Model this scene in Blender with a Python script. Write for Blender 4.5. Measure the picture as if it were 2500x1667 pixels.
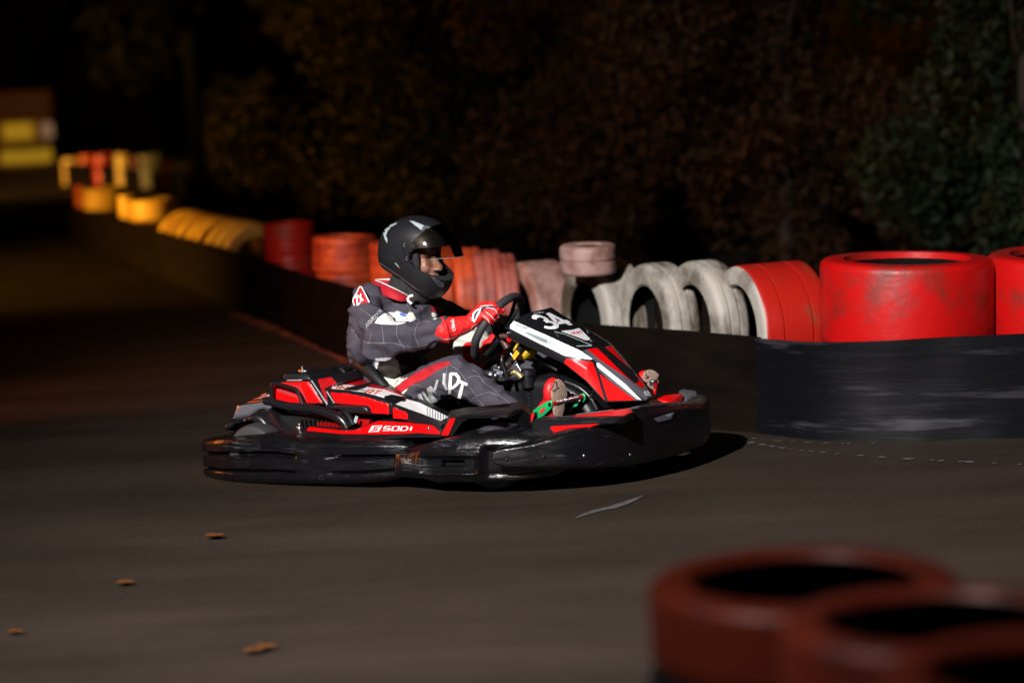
import bpy, bmesh, math, random
import numpy as np
from mathutils import Vector, Matrix, noise
from mathutils.bvhtree import BVHTree
from mathutils.geometry import delaunay_2d_cdt
R = math.radians
C = bpy.context
sc = C.scene
for o in list(bpy.data.objects): bpy.data.objects.remove(o)
random.seed(7)
# ---------------------------------------------------------------- camera
FPX, CH, PITCH, ROLL = 6250.0, 1.83, R(6.55), R(2.9)
KX, KY, KYAW = -.28, 11.28, R(28.1)
cam = bpy.data.cameras.new('camera'); camo = bpy.data.objects.new('camera', cam)
C.collection.objects.link(camo); sc.camera = camo
cam.sensor_width = 36; cam.lens = FPX / 2500 * 36; cam.clip_end = 500; cam.clip_start = .1
camo.matrix_world = Matrix.Translation((0, 0, CH)) @ Matrix.Rotation(R(90) - PITCH, 4, 'X') @ Matrix.Rotation(-ROLL, 4, 'Z')
cam.dof.use_dof = True; cam.dof.focus_distance = 10.75; cam.dof.aperture_fstop = 1.2
# ---------------------------------------------------------------- world, lights, exposure
w = bpy.data.worlds.new('World'); sc.world = w; w.use_nodes = True
nt = w.node_tree; bg = nt.nodes['Background']
sky = nt.nodes.new('ShaderNodeTexSky'); sky.sky_type = 'NISHITA'; sky.sun_disc = False
sky.sun_elevation = R(-6); sky.sun_rotation = R(200)
nt.links.new(sky.outputs[0], bg.inputs[0]); bg.inputs[1].default_value = .02
def lamp(name, kind, loc, tgt, energy, col, size=.05, ang=60, blend=.6):
    l = bpy.data.lights.new(name, kind); l.energy = energy; l.color = col
    l.shadow_soft_size = size
    if kind == 'SPOT': l.spot_size = R(ang); l.spot_blend = blend
    o = bpy.data.objects.new(name, l); C.collection.objects.link(o); o.location = loc
    o.rotation_euler = (Vector(tgt) - Vector(loc)).to_track_quat('-Z', 'Y').to_euler()
    return o
# one white flood on a mast beside the track, amber street lamps down the left straight, plus added fills
lamp('flood_lamp', 'SPOT', (-3.0, 3.2, 5.0), (1.25, 10.9, .1), 7700, (1, .95, .93), .09, 60, 1)
lamp('foreground_fill_light', 'SPOT', (-1.2, 3.4, 3.4), (1.2, 4.7, .85), 190, (1, .9, .88), .08, 52, 1)  # added lamp, only there to brighten the foreground tyre stacks
lamp('street_lamp_light', 'SPOT', (-11.5, 18.5, .8), (-3.4, 23.2, .78), 9500, (1, .47, .05), .15, 60, 1)
lamp('street_lamp_far_light', 'SPOT', (-14, 34, 1.1), (-6.4, 41, .8), 6500, (1, .55, .14), .2, 50, 1)
lamp('amber_track_light', 'SPOT', (-5.4, 12.4, 1.1), (-.5, 15.6, .6), 820, (1, .25, .05), .12, 52, 1)
lamp('rear_amber_light', 'SPOT', (-6.0, 13.2, 1.7), (-.9, 11.2, .35), 650, (1, .22, .02), .08, 13, 1)
lamp('tree_amber_light', 'SPOT', (-2.0, 12.8, 5.5), (1.0, 20, 1.8), 300, (1, .36, .06), .3, 120, 1)
lamp('green_tree_fill_light', 'SPOT', (6.0, 11.5, 2.6), (3.2, 16.4, 1.6), 30, (.85, 1, .6), .3, 50, 1)  # added fill that brings out the green tree at the right
lamp('far_tree_fill_light', 'SPOT', (-9, 30, 5.0), (-7, 50, 4), 2200, (1, .55, .08), .3, 90, 1)  # added dim fill for the trees far left
sc.view_settings.view_transform = 'Standard'; sc.view_settings.look = 'None'
sc.view_settings.exposure = 0; sc.view_settings.gamma = 1
sc.cycles.use_denoising = True
sc.cycles.max_bounces = 6; sc.cycles.transparent_max_bounces = 12
# ---------------------------------------------------------------- helpers
KM = Matrix.Translation((KX, KY, 0)) @ Matrix.Rotation(-KYAW, 4, 'Z')
KMI = KM.inverted()
CAMP = Vector((0, 0, CH))
def ray(px, py):
    x, y = px - 1250, py - 833.5
    c, s = math.cos(ROLL), math.sin(ROLL)
    x, y = c * x - s * y, s * x + c * y
    cp, sp = math.cos(PITCH), math.sin(PITCH)
    return Vector((x / FPX, cp + sp * (-y / FPX), cp * (-y / FPX) - sp))
NV = Vector((math.sin(KYAW), math.cos(KYAW), 0)); KO = Vector((KX, KY, 0))
def K(px, py, v):                      # point of the kart's length plane at lateral offset v, kart coordinates
    d = ray(px, py); t = (v - NV.dot(CAMP - KO)) / NV.dot(d)
    return KMI @ (CAMP + d * t)
def G(px, py, z=0):
    d = ray(px, py); t = (z - CH) / d.z
    return CAMP + d * t
def Yp(px, py, y):
    d = ray(px, py); return CAMP + d * (y / d.y)
def project(p):                        # world point -> photo pixel (used to place repeats evenly)
    q = camo.matrix_world.inverted() @ Vector(p)
    return (1250 + q.x / -q.z * FPX, 833.5 - q.y / -q.z * FPX)
def Z(ox, oy, s): return lambda pts: [(ox + p[0] / s, oy + p[1] / s) + tuple(p[2:]) for p in pts]
z1, z2, z3 = Z(480, 820, 3.675), Z(1100, 820, 3.5636), Z(820, 500, 4.9)
z4, z5, z6 = Z(1050, 680, 3.92), Z(820, 660, 3.92), Z(900, 510, 6.2723)
z7, z8 = Z(1160, 700, 6.533), Z(540, 860, 6.533)
def K1(f, x, y, v):
    p = f([(x, y)])[0]; return K(p[0], p[1], v)
def interp(xs, ys): return lambda x: float(np.interp(x, xs, ys))

def material(name, col, rough=.5, metal=0, noise_amt=0, noise_scale=20, col2=None, bump=0, bump_scale=60, spec=.5, stretch=(1, 1, 1), coat=0, lo=.45, hi=.6, detail=6, emit=0, sheen=0):
    m = bpy.data.materials.new(name); m.use_nodes = True; n = m.node_tree.nodes; L = m.node_tree.links
    b = n['Principled BSDF']
    b.inputs['Base Color'].default_value = (*col, 1); b.inputs['Roughness'].default_value = rough
    b.inputs['Metallic'].default_value = metal; b.inputs['Specular IOR Level'].default_value = spec
    b.inputs['Coat Weight'].default_value = coat; b.inputs['Sheen Weight'].default_value = sheen
    tc = n.new('ShaderNodeTexCoord'); mp = n.new('ShaderNodeMapping'); mp.inputs['Scale'].default_value = stretch
    L.new(tc.outputs['Object'], mp.inputs[0])
    if col2 is not None:
        t = n.new('ShaderNodeTexNoise'); t.inputs['Scale'].default_value = noise_scale; t.inputs['Detail'].default_value = detail
        t.inputs['Roughness'].default_value = .65
        r = n.new('ShaderNodeValToRGB'); r.color_ramp.elements[0].position = lo; r.color_ramp.elements[1].position = hi
        r.color_ramp.elements[0].color = (*col, 1); r.color_ramp.elements[1].color = (*col2, 1)
        L.new(mp.outputs[0], t.inputs['Vector']); L.new(t.outputs[0], r.inputs[0]); L.new(r.outputs[0], b.inputs['Base Color'])
        if noise_amt:
            mm = n.new('ShaderNodeMapRange'); mm.inputs[1].default_value = lo; mm.inputs[2].default_value = hi
            mm.inputs[3].default_value = rough; mm.inputs[4].default_value = min(1, rough + noise_amt)
            L.new(t.outputs[0], mm.inputs[0]); L.new(mm.outputs[0], b.inputs['Roughness'])
    if bump:
        t2 = n.new('ShaderNodeTexNoise'); t2.inputs['Scale'].default_value = bump_scale; t2.inputs['Detail'].default_value = 5
        L.new(mp.outputs[0], t2.inputs['Vector'])
        bp = n.new('ShaderNodeBump'); bp.inputs['Strength'].default_value = bump; bp.inputs['Distance'].default_value = .01
        L.new(t2.outputs[0], bp.inputs['Height']); L.new(bp.outputs[0], b.inputs['Normal'])
    if emit:
        b.inputs['Emission Color'].default_value = (*col, 1); b.inputs['Emission Strength'].default_value = emit
    return m
M = {}
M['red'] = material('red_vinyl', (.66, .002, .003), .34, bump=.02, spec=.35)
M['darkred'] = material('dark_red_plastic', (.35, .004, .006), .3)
M['white'] = material('white_vinyl', (.82, .82, .84), .35)
M['silver'] = material('silver_vinyl_and_highlight', (.36, .44, .45), .35)
M['grey'] = material('grey_vinyl', (.10, .10, .12), .4)
M['black'] = material('black_plastic', (.007, .007, .009), .30, bump=.04, bump_scale=300)
M['matt'] = material('matt_black', (.006, .006, .007), .55, spec=.3)
M['decal'] = material('black_ink_and_slot_shade', (.004, .004, .005), .6, spec=.15)
M['orange'] = material('orange_ink', (.75, .09, .01), .4)
M['blue'] = material('blue_ink', (.03, .08, .4), .5)
def scuffed(name, base, amount):
    """glossy black plastic with clustered lengthwise scrapes"""
    m = material(name, base, .26, spec=.6); n = m.node_tree.nodes; L = m.node_tree.links; b = n['Principled BSDF']
    tc = n['Texture Coordinate']
    def nz(sc_, st_, lo, hi, det=8):
        mp = n.new('ShaderNodeMapping'); mp.inputs['Scale'].default_value = st_; L.new(tc.outputs['Object'], mp.inputs[0])
        t = n.new('ShaderNodeTexNoise'); t.inputs['Scale'].default_value = sc_; t.inputs['Detail'].default_value = det; t.inputs['Roughness'].default_value = .7
        L.new(mp.outputs[0], t.inputs['Vector']); r = n.new('ShaderNodeMapRange'); r.inputs[1].default_value = lo; r.inputs[2].default_value = hi; L.new(t.outputs[0], r.inputs[0]); return r.outputs[0]
    def mth(op, a, c):
        q = n.new('ShaderNodeMath'); q.operation = op
        for i_, v_ in ((0, a), (1, c)):
            if isinstance(v_, (int, float)): q.inputs[i_].default_value = v_
            else: L.new(v_, q.inputs[i_])
        return q.outputs[0]
    fine = nz(34, (.22, .22, 7), .50, .72, 12); clump = nz(4.6, (.7, .7, 1.8), .54, .66, 3); haze_ = nz(6, (.6, .6, 2.2), .42, .7, 5)
    f = mth('MULTIPLY', mth('MULTIPLY', fine, clump), amount)
    mx = n.new('ShaderNodeMix'); mx.data_type = 'RGBA'; mx.inputs[6].default_value = (*base, 1); mx.inputs[7].default_value = (.25, .25, .29, 1)
    L.new(f, mx.inputs[0]); L.new(mx.outputs[2], b.inputs['Base Color'])
    L.new(mth('ADD', mth('MULTIPLY', haze_, .16), mth('ADD', mth('MULTIPLY', f, .3), .20)), b.inputs['Roughness'])
    bp = n.new('ShaderNodeBump'); bp.inputs['Strength'].default_value = .25; bp.inputs['Distance'].default_value = .004
    L.new(mth('ADD', fine, mth('MULTIPLY', haze_, 2)), bp.inputs['Height']); L.new(bp.outputs[0], b.inputs['Normal']); return m
M['bumper'] = scuffed('scuffed_bumper', (.004, .004, .005), .55)
M['bumper_clean'] = material('bumper_plastic', (.003, .003, .004), .33, noise_amt=.2, noise_scale=11, col2=(.05, .05, .06), bump=.15, bump_scale=20, stretch=(1, 1, 4), lo=.66, hi=.8, detail=12, spec=.28)
M['tank'] = material('tank_plastic', (.008, .008, .010), .34, bump=.1, bump_scale=12)
M['rubber'] = material('tyre_rubber', (.03, .03, .034), .62, bump=.1, bump_scale=120)
M['steel'] = material('steel', (.45, .46, .5), .28, 1)
M['brown'] = material('brown_steel', (.10, .05, .04), .4, .4)
M['brass'] = material('brass', (.35, .28, .13), .4, .6)
M['green'] = material('green_paint', (.0, .32, .09), .35)
M['yellow'] = material('yellow_plastic', (.62, .42, .02), .35)
M['ylabel'] = material('orange_yellow_label', (.85, .38, .01), .5)
M['suit'] = material('grey_suit_cloth', (.066, .061, .080), .85, bump=.35, bump_scale=28, col2=(.042, .039, .054), noise_scale=7, spec=.25, lo=.35, hi=.7)
M['cream'] = material('cream_cloth', (.62, .66, .58), .8, bump=.3, bump_scale=30)
M['bwhite'] = material('white_cloth', (.85, .82, .80), .75)
M['faded'] = material('faded_print_and_shaded_cloth', (.32, .33, .34), .8, col2=(.5, .52, .52), noise_scale=60)
M['seam'] = material('pale_seam_thread', (.22, .22, .24), .8)
M['clothred'] = material('red_cloth', (.42, .006, .018), .75, bump=.2, bump_scale=40)
M['glove'] = material('red_glove', (.75, .012, .012), .6, bump=.25, bump_scale=60)
M['gblack'] = material('black_glove', (.02, .02, .03), .6)
M['helmet'] = material('matt_black_helmet', (.011, .011, .013), .43, bump=.01, spec=.5)
M['lining'] = material('helmet_lining', (.01, .01, .011), .9)
M['skin'] = material('skin', (.29, .14, .095), .5, bump=.05)
M['eye'] = material('eye_dark', (.02, .015, .012), .2)
M['balac'] = material('balaclava_cloth', (.018, .017, .018), .85, bump=.4, bump_scale=60)
M['shoered'] = material('red_shoe', (.62, .008, .012), .45)
M['sole'] = material('beige_sole', (.36, .27, .21), .6, col2=(.24, .16, .12), noise_scale=140, bump=.3, bump_scale=160)
def visor_mat():
    m = bpy.data.materials.new('smoked_visor'); m.use_nodes = True; n = m.node_tree.nodes; L = m.node_tree.links
    n.remove(n['Principled BSDF']); o = n['Material Output']
    t = n.new('ShaderNodeBsdfTransparent'); t.inputs[0].default_value = (.76, .72, .68, 1)
    g = n.new('ShaderNodeBsdfGlossy'); g.inputs[0].default_value = (1, 1, 1, 1); g.inputs['Roughness'].default_value = .08
    f = n.new('ShaderNodeFresnel'); f.inputs[0].default_value = 1.45
    mx = n.new('ShaderNodeMixShader'); L.new(f.outputs[0], mx.inputs[0]); L.new(t.outputs[0], mx.inputs[1]); L.new(g.outputs[0], mx.inputs[2])
    L.new(mx.outputs[0], o.inputs[0]); return m
M['visor'] = visor_mat()

def tag(o, label=None, cat=None, group=None, kind=None):
    for k, v in (('label', label), ('category', cat), ('group', group), ('kind', kind)):
        if v: o[k] = v
    return o
def empty(name, mat4, label, cat, group=None):
    o = bpy.data.objects.new(name, None); C.collection.objects.link(o); o.matrix_world = mat4; o.empty_display_size = .1
    return tag(o, label, cat, group)
def bake(o):
    dg = C.evaluated_depsgraph_get(); dg.update()
    me = bpy.data.meshes.new_from_object(o.evaluated_get(dg), preserve_all_data_layers=True, depsgraph=dg)
    old = o.data; o.modifiers.clear(); o.data = me; bpy.data.meshes.remove(old)
    return o
def mesh_obj(name, verts, faces, mats, parent=None, smooth=True, mods=(), midx=None, auto=None):
    me = bpy.data.meshes.new(name); me.from_pydata([tuple(v) for v in verts], [], faces); me.update()
    o = bpy.data.objects.new(name, me); C.collection.objects.link(o)
    if not isinstance(mats, (list, tuple)): mats = [mats]
    for m in mats: me.materials.append(m)
    if midx is not None: me.polygons.foreach_set('material_index', midx)
    bm = bmesh.new(); bm.from_mesh(me); bmesh.ops.recalc_face_normals(bm, faces=bm.faces); bm.to_mesh(me); bm.free()
    for typ, kw in mods:
        m = o.modifiers.new(typ, typ)
        for k, v in kw.items(): setattr(m, k, v)
    if mods: bake(o)
    o.data.polygons.foreach_set('use_smooth', [smooth] * len(o.data.polygons))
    if auto is not None:
        o.data.polygons.foreach_set('use_smooth', [True] * len(o.data.polygons))
        bm = bmesh.new(); bm.from_mesh(o.data)
        for e in bm.edges:
            if len(e.link_faces) == 2 and e.calc_face_angle(0) > R(auto): e.smooth = False
        bm.to_mesh(o.data); bm.free()
    if parent: o.parent = parent
    return o
def cdt(poly, s):
    P = [Vector((p[0], p[1])) for p in poly]
    # resample boundary
    B = []
    for i, a in enumerate(P):
        b = P[(i + 1) % len(P)]; n = max(1, int((b - a).length / s))
        for k in range(n): B.append(a.lerp(b, k / n))
    xs = [p.x for p in B]; ys = [p.y for p in B]
    def inside(x, y):
        c = False; j = len(B) - 1
        for i in range(len(B)):
            if (B[i].y > y) != (B[j].y > y) and x < (B[j].x - B[i].x) * (y - B[i].y) / (B[j].y - B[i].y) + B[i].x: c = not c
            j = i
        return c
    V = list(B); y = min(ys); row = 0
    A = np.array([[p.x, p.y] for p in B]); Bn = np.roll(A, -1, 0)
    def dist(x, y):
        d = Bn - A; L2 = (d ** 2).sum(1) + 1e-9
        t = np.clip(((x - A[:, 0]) * d[:, 0] + (y - A[:, 1]) * d[:, 1]) / L2, 0, 1)
        q = A + d * t[:, None]; return float(np.sqrt(((q - [x, y]) ** 2).sum(1).min()))
    while y < max(ys):
        x = min(xs) + (row % 2) * s * .5
        while x < max(xs):
            if inside(x, y) and dist(x, y) > s * .45: V.append(Vector((x, y)))
            x += s
        y += s * .866; row += 1
    n = len(B)
    r = delaunay_2d_cdt(V, [(i, (i + 1) % n) for i in range(n)], [], 1, 1e-5)
    return r[0], r[2], dist
def relief(name, poly, v, thick, rad, bulge, mat, parent, s=7, extra=None, auto=None, back=None, mods=()):
    """closed solid: outline given on its lateral plane(s), rounded face towards the near side, real thickness behind it"""
    vf = v if callable(v) else (lambda x, y: v)
    V, F, dist = cdt(poly, s)
    n = len(V); near, far = [], []
    for p in V:
        d = min(dist(p.x, p.y) / rad, 1) if rad else 1
        b = bulge * math.sqrt(max(0, 1 - (1 - d) ** 2))
        if extra: b += extra(p.x, p.y) * (1 if d > .5 else d * 2)
        q = K(p.x, p.y, vf(p.x, p.y)); near.append(q + Vector((0, -b, 0)))
        far.append(q + Vector((0, thick, 0)))
    faces = [tuple(f) for f in F] + [tuple(i + n for i in reversed(f)) for f in F]
    cnt = {}
    for f in F:
        for a, b in zip(f, list(f[1:]) + [f[0]]): cnt[(a, b)] = 1
    for (a, b) in list(cnt):
        if (b, a) not in cnt: faces.append((b, a, a + n, b + n))
    return mesh_obj(name, near + far, faces, mat, parent, True, mods, auto=auto if auto else 50)
def slab(name, pts, depth, mat, parent, bevel=.004, seg=2, dirv=None, auto=35):
    """prism from (px,py,v) outline (or kart-space vectors), extruded away from the near side"""
    P = [p if isinstance(p, Vector) else K(*p) for p in pts]; n = len(P)
    d = dirv or Vector((0, depth, 0))
    vs = P + [p + d for p in P]
    fs = [tuple(range(n)), tuple(range(2 * n - 1, n - 1, -1))] + [(i, i + n, (i + 1) % n + n, (i + 1) % n) for i in range(n)]
    mods = [('BEVEL', dict(width=bevel, segments=seg, limit_method='ANGLE', angle_limit=R(25)))] if bevel else []
    return mesh_obj(name, vs, fs, mat, parent, True, mods, auto=auto)
def spline(P, n=8, closed=False):
    P = [Vector(p) for p in P]; out = []; N = len(P)
    for i in range(N if closed else N - 1):
        if closed: a, b, c, d = P[(i - 1) % N], P[i], P[(i + 1) % N], P[(i + 2) % N]
        else: a, b, c, d = P[max(i - 1, 0)], P[i], P[i + 1], P[min(i + 2, N - 1)]
        for k in range(n):
            t = k / n
            out.append(.5 * ((2 * b) + (c - a) * t + (2 * a - 5 * b + 4 * c - d) * t * t + (3 * b - a - 3 * c + d) * t ** 3))
    if not closed: out.append(P[-1])
    return out
def tube_geo(path, r, seg=10, closed=False):
    P = [Vector(p) for p in path]; N = len(P); vs, fs = [], []
    rr = r if isinstance(r, (list, tuple)) else [r] * N
    t0 = (P[1] - P[0]).normalized(); up = t0.orthogonal().normalized()
    for i in range(N):
        if closed: t = (P[(i + 1) % N] - P[i - 1]).normalized()
        else: t = (P[min(i + 1, N - 1)] - P[max(i - 1, 0)]).normalized()
        up = (up - t * up.dot(t)).normalized(); b = t.cross(up)
        for k in range(seg):
            a = 2 * math.pi * k / seg; vs.append(P[i] + (up * math.cos(a) + b * math.sin(a)) * rr[i])
    for i in range(N if closed else N - 1):
        for k in range(seg):
            j = (i + 1) % N
            fs.append((i * seg + k, i * seg + (k + 1) % seg, j * seg + (k + 1) % seg, j * seg + k))
    if not closed: fs += [tuple(range(seg)), tuple((N - 1) * seg + k for k in range(seg))]
    return vs, fs
def tube(name, path, r, mat, parent, seg=10, closed=False, n=6, smooth_path=True):
    if smooth_path:
        if isinstance(r, (list, tuple)):
            N = len(path) if closed else len(path) - 1
            xs = list(range(len(r))); m = N * n + (0 if closed else 1)
            r = [float(np.interp(i / n, xs, r)) for i in range(m)]
        path = spline(path, n, closed)
    vs, fs = tube_geo(path, r, seg, closed)
    return mesh_obj(name, vs, fs, mat, parent, auto=50)
def lathe_geo(prof, seg=48, axis='z', closed=True):
    """prof: (radius, height) loop"""
    vs, fs = [], []; n = len(prof)
    for k in range(seg):
        a = 2 * math.pi * k / seg
        for r, h in prof:
            p = (r * math.cos(a), r * math.sin(a), h)
            if axis == 'y': p = (p[0], p[2], p[1])
            if axis == 'x': p = (p[2], p[0], p[1])
            vs.append(Vector(p))
    for k in range(seg):
        for i in range(n if closed else n - 1):
            a, b = k * n + i, k * n + (i + 1) % n; c, d = ((k + 1) % seg) * n + (i + 1) % n, ((k + 1) % seg) * n + i
            fs.append((a, b, c, d))
    return vs, fs
def capsule(p0, p1, r0, r1, seg=16):
    p0, p1 = Vector(p0), Vector(p1); L = (p1 - p0); d = L.normalized() if L.length > 1e-6 else Vector((0, 0, 1)); L = L.length
    up = d.orthogonal().normalized(); b = d.cross(up); rings = []
    for i in range(7): a = -90 + 15 * i; rings.append((math.sin(R(a)) * r0, math.cos(R(a)) * r0 + 1e-4))
    for i in range(7): a = 15 * i; rings.append((L + math.sin(R(a)) * r1, math.cos(R(a)) * r1 + 1e-4))
    vs, fs = [], []
    for h, r in rings:
        for k in range(seg): a = 2 * math.pi * k / seg; vs.append(p0 + d * h + (up * math.cos(a) + b * math.sin(a)) * r)
    for i in range(len(rings) - 1):
        for k in range(seg): fs.append((i * seg + k, i * seg + (k + 1) % seg, (i + 1) * seg + (k + 1) % seg, (i + 1) * seg + k))
    fs += [tuple(range(seg)), tuple((len(rings) - 1) * seg + k for k in range(seg))]
    return vs, fs
def ellipsoid(c, r, rot=None, seg=24):
    rot = rot or Matrix.Identity(3); vs, fs = [], []; n = 12
    for i in range(n + 1):
        a = -math.pi / 2 + math.pi * i / n
        a = max(min(a, math.pi / 2 - .01), -math.pi / 2 + .01)
        for k in range(seg):
            b = 2 * math.pi * k / seg
            vs.append(Vector(c) + rot @ Vector((r[0] * math.cos(a) * math.cos(b), r[1] * math.cos(a) * math.sin(b), r[2] * math.sin(a))))
    for i in range(n):
        for k in range(seg): fs.append((i * seg + k, i * seg + (k + 1) % seg, (i + 1) * seg + (k + 1) % seg, (i + 1) * seg + k))
    fs += [tuple(range(seg)), tuple(n * seg + k for k in range(seg))]
    return vs, fs
def join(geos):
    vs, fs = [], []
    for v, f in geos:
        o = len(vs); vs += list(v); fs += [tuple(i + o for i in q) for q in f]
    return vs, fs
def cyl_geo(c, r0, r1, h, seg=24):
    v, f = lathe_geo([(0.001, 0), (r0, 0), (r1, h), (0.001, h)], seg); return [Vector(c) + p for p in v], f
def box_geo(c, s, rot=None):
    rot = rot or Matrix.Identity(3)
    vs = [Vector(c) + rot @ Vector((s[0] / 2 * x, s[1] / 2 * y, s[2] / 2 * z)) for x in (-1, 1) for y in (-1, 1) for z in (-1, 1)]
    return vs, [(0, 1, 3, 2), (4, 6, 7, 5), (0, 4, 5, 1), (2, 3, 7, 6), (0, 2, 6, 4), (1, 5, 7, 3)]
def blob(name, geos, mat, parent, voxel=.008, smooth=4, disp=None):
    vs, fs = join(geos)
    o = mesh_obj(name, vs, fs, mat, None, True, [('REMESH', dict(mode='VOXEL', voxel_size=voxel)), ('SMOOTH', dict(factor=.6, iterations=smooth))])
    if disp:
        me = o.data; me.update(); N = [v.normal.copy() for v in me.vertices]
        for v, n in zip(me.vertices, N): v.co += n * disp(v.co, n)
        me.update()
    o.data.polygons.foreach_set('use_smooth', [True] * len(o.data.polygons))
    if parent: o.parent = parent
    return o
# -------- graphics laid on a part's own surface (kept in that part's mesh)
BV = {}; LAY = {}
def bvh(o):
    if o.name not in BV:
        me = o.data; BV[o.name] = BVHTree.FromPolygons([KM @ v.co for v in me.vertices], [tuple(p.vertices) for p in me.polygons])
    return BV[o.name]
def add_geo(o, vs, fs, mat):
    me = o.data
    names = [m.name for m in me.materials]
    if mat.name not in names: me.materials.append(mat); names.append(mat.name)
    mi = names.index(mat.name)
    bm = bmesh.new(); bm.from_mesh(me)
    V = [bm.verts.new(v) for v in vs]
    for f in fs:
        try: q = bm.faces.new([V[i] for i in f]); q.material_index = mi; q.smooth = True
        except ValueError: pass
    bm.to_mesh(me); bm.free()
def lay(o, V2, F, mat, off=.0012):
    t = bvh(o); off = off * 1.5 + .0008 if ('suit' not in o.name and 'glove' not in o.name) else off * .7 + .0006
    out, ok = [], []
    last = None
    for p in V2:
        d = ray(p[0], p[1]).normalized(); loc, nrm, idx, dst = t.ray_cast(CAMP, d)
        if loc is None or abs(nrm.dot(d)) < .10: out.append(last or Vector()); ok.append(False); continue
        if nrm.dot(d) > 0: nrm = -nrm
        q = KMI @ (loc + nrm * (off * .4) - d * off * .6); out.append(q); ok.append(True); last = q
    fs = []
    for f in F:
        if all(ok[i] for i in f):
            e = max((out[f[i]] - out[f[i - 1]]).length for i in range(len(f)))
            if e < .085: fs.append(tuple(f))
    add_geo(o, out, fs, mat)
def sticker(o, poly, mat, s=3.5, off=.0012):
    V, F, _ = cdt(poly, min(s, 3.5)); lay(o, V, F, mat, off)
def ribbon(pts, hw, closed=False, step=1e9):
    P = [Vector(p[:2]) for p in pts]; Q = []
    n = len(P)
    for i in range(n if closed else n - 1):
        a, b = P[i], P[(i + 1) % n]; m = max(1, int((b - a).length / step))
        for k in range(m): Q.append(a.lerp(b, k / m))
    if not closed: Q.append(P[-1])
    n = len(Q); V, F = [], []
    for i in range(n):
        a = Q[i - 1] if (i > 0 or closed) else None; b = Q[(i + 1) % n] if (i < n - 1 or closed) else None
        d1 = (Q[i] - a).normalized() if a is not None else None; d2 = (b - Q[i]).normalized() if b is not None else None
        if d1 is None: d1 = d2
        if d2 is None: d2 = d1
        t = (d1 + d2); t = t.normalized() if t.length > 1e-6 else d1
        nn = Vector((-t.y, t.x)); k = hw / max(.45, abs(nn.dot(Vector((-d1.y, d1.x)))))
        V += [Q[i] + nn * k, Q[i] - nn * k]
    for i in range(n if closed else n - 1):
        j = (i + 1) % n; F.append((2 * i, 2 * i + 1, 2 * j + 1, 2 * j))
    return V, F
def stroke(o, pts, wpx, mat, closed=False, off=.0012, curve=False):
    if curve: pts = [p[:2] for p in spline([(p[0], p[1], 0) for p in pts], 6, closed)]
    V, F = ribbon(pts, wpx / 2, closed, 5); lay(o, V, F, mat, off)
def arc(cx, cy, rx, ry, a0, a1, n=10): return [(cx + rx * math.cos(R(a0 + (a1 - a0) * i / n)), cy + ry * math.sin(R(a0 + (a1 - a0) * i / n))) for i in range(n + 1)]
GL = {'S': [[(.7, 1), (.06, 1), (0, .93), (0, .56), (.06, .5), (.64, .5), (.7, .43), (.7, .06), (.64, 0), (0, 0)]],
      'O': [[(.06, 0), (.64, 0), (.7, .08), (.7, .92), (.64, 1), (.06, 1), (0, .92), (0, .08), (.06, 0)]],
      'D': [[(0, .5), (0, 0), (.48, 0), (.7, .26), (.7, .74), (.48, 1), (0, 1), (0, .48)]],
      'I': [[(.1, 0), (.1, 1)]], 'K': [[(0, 0), (0, 1)], [(.62, 1), (.08, .5), (.7, 0)]],
      'A': [[(0, 0), (.3, 1), (.4, 1), (.7, 0)], [(.14, .3), (.56, .3)]],
      'R': [[(0, 0), (0, 1), (.6, 1), (.7, .9), (.7, .55), (.6, .45), (.08, .45)], [(.35, .42), (.7, 0)]],
      'P': [[(0, 0), (0, 1), (.6, 1), (.7, .9), (.7, .55), (.6, .45), (.08, .45)]],
      'T': [[(0, 1), (.7, 1)], [(.35, .93), (.35, 0)]], 'N': [[(0, 0), (0, 1), (.7, 0), (.7, 1)]],
      'X': [[(0, 0), (.7, 1)], [(0, 1), (.31, .55)], [(.39, .45), (.7, 0)]], 'C': [[(.7, 1), (.06, 1), (0, .93), (0, .07), (.06, 0), (.7, 0)]],
      'Z': [[(0, 1), (.7, 1), (0, 0), (.7, 0)]],
      '4': [[(.76, .24), (.02, .24), (.44, 1.03)], [(.52, 1.08), (.52, -.08)]],
      '3': [arc(.34, .76, .34, .25, 165, -80, 14), arc(.34, .26, .38, .27, 84, -165, 14)]}
def text(o, s, quad, wt, mat, gap=.32, off=.0016, step=.15):
    """quad: bottom-left, bottom-right, top-right, top-left of the word in photo pixels"""
    adv = [(.2 if c == 'I' else .7) for c in s]; W = sum(adv) + gap * (len(s) - 1); x = 0
    bl, br, tr, tl = [Vector(q) for q in quad]; k = 0
    for c, a in zip(s, adv):
        for st in GL.get(c, []):
            V, F = ribbon(st, wt / 2, False, step)
            V = [((bl.lerp(br, (x + p.x) / W)).lerp(tl.lerp(tr, (x + p.x) / W), p.y)) for p in V]
            lay(o, V, F, mat, off + .0002 * (k % 3)); k += 1
        x += a + gap
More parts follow.
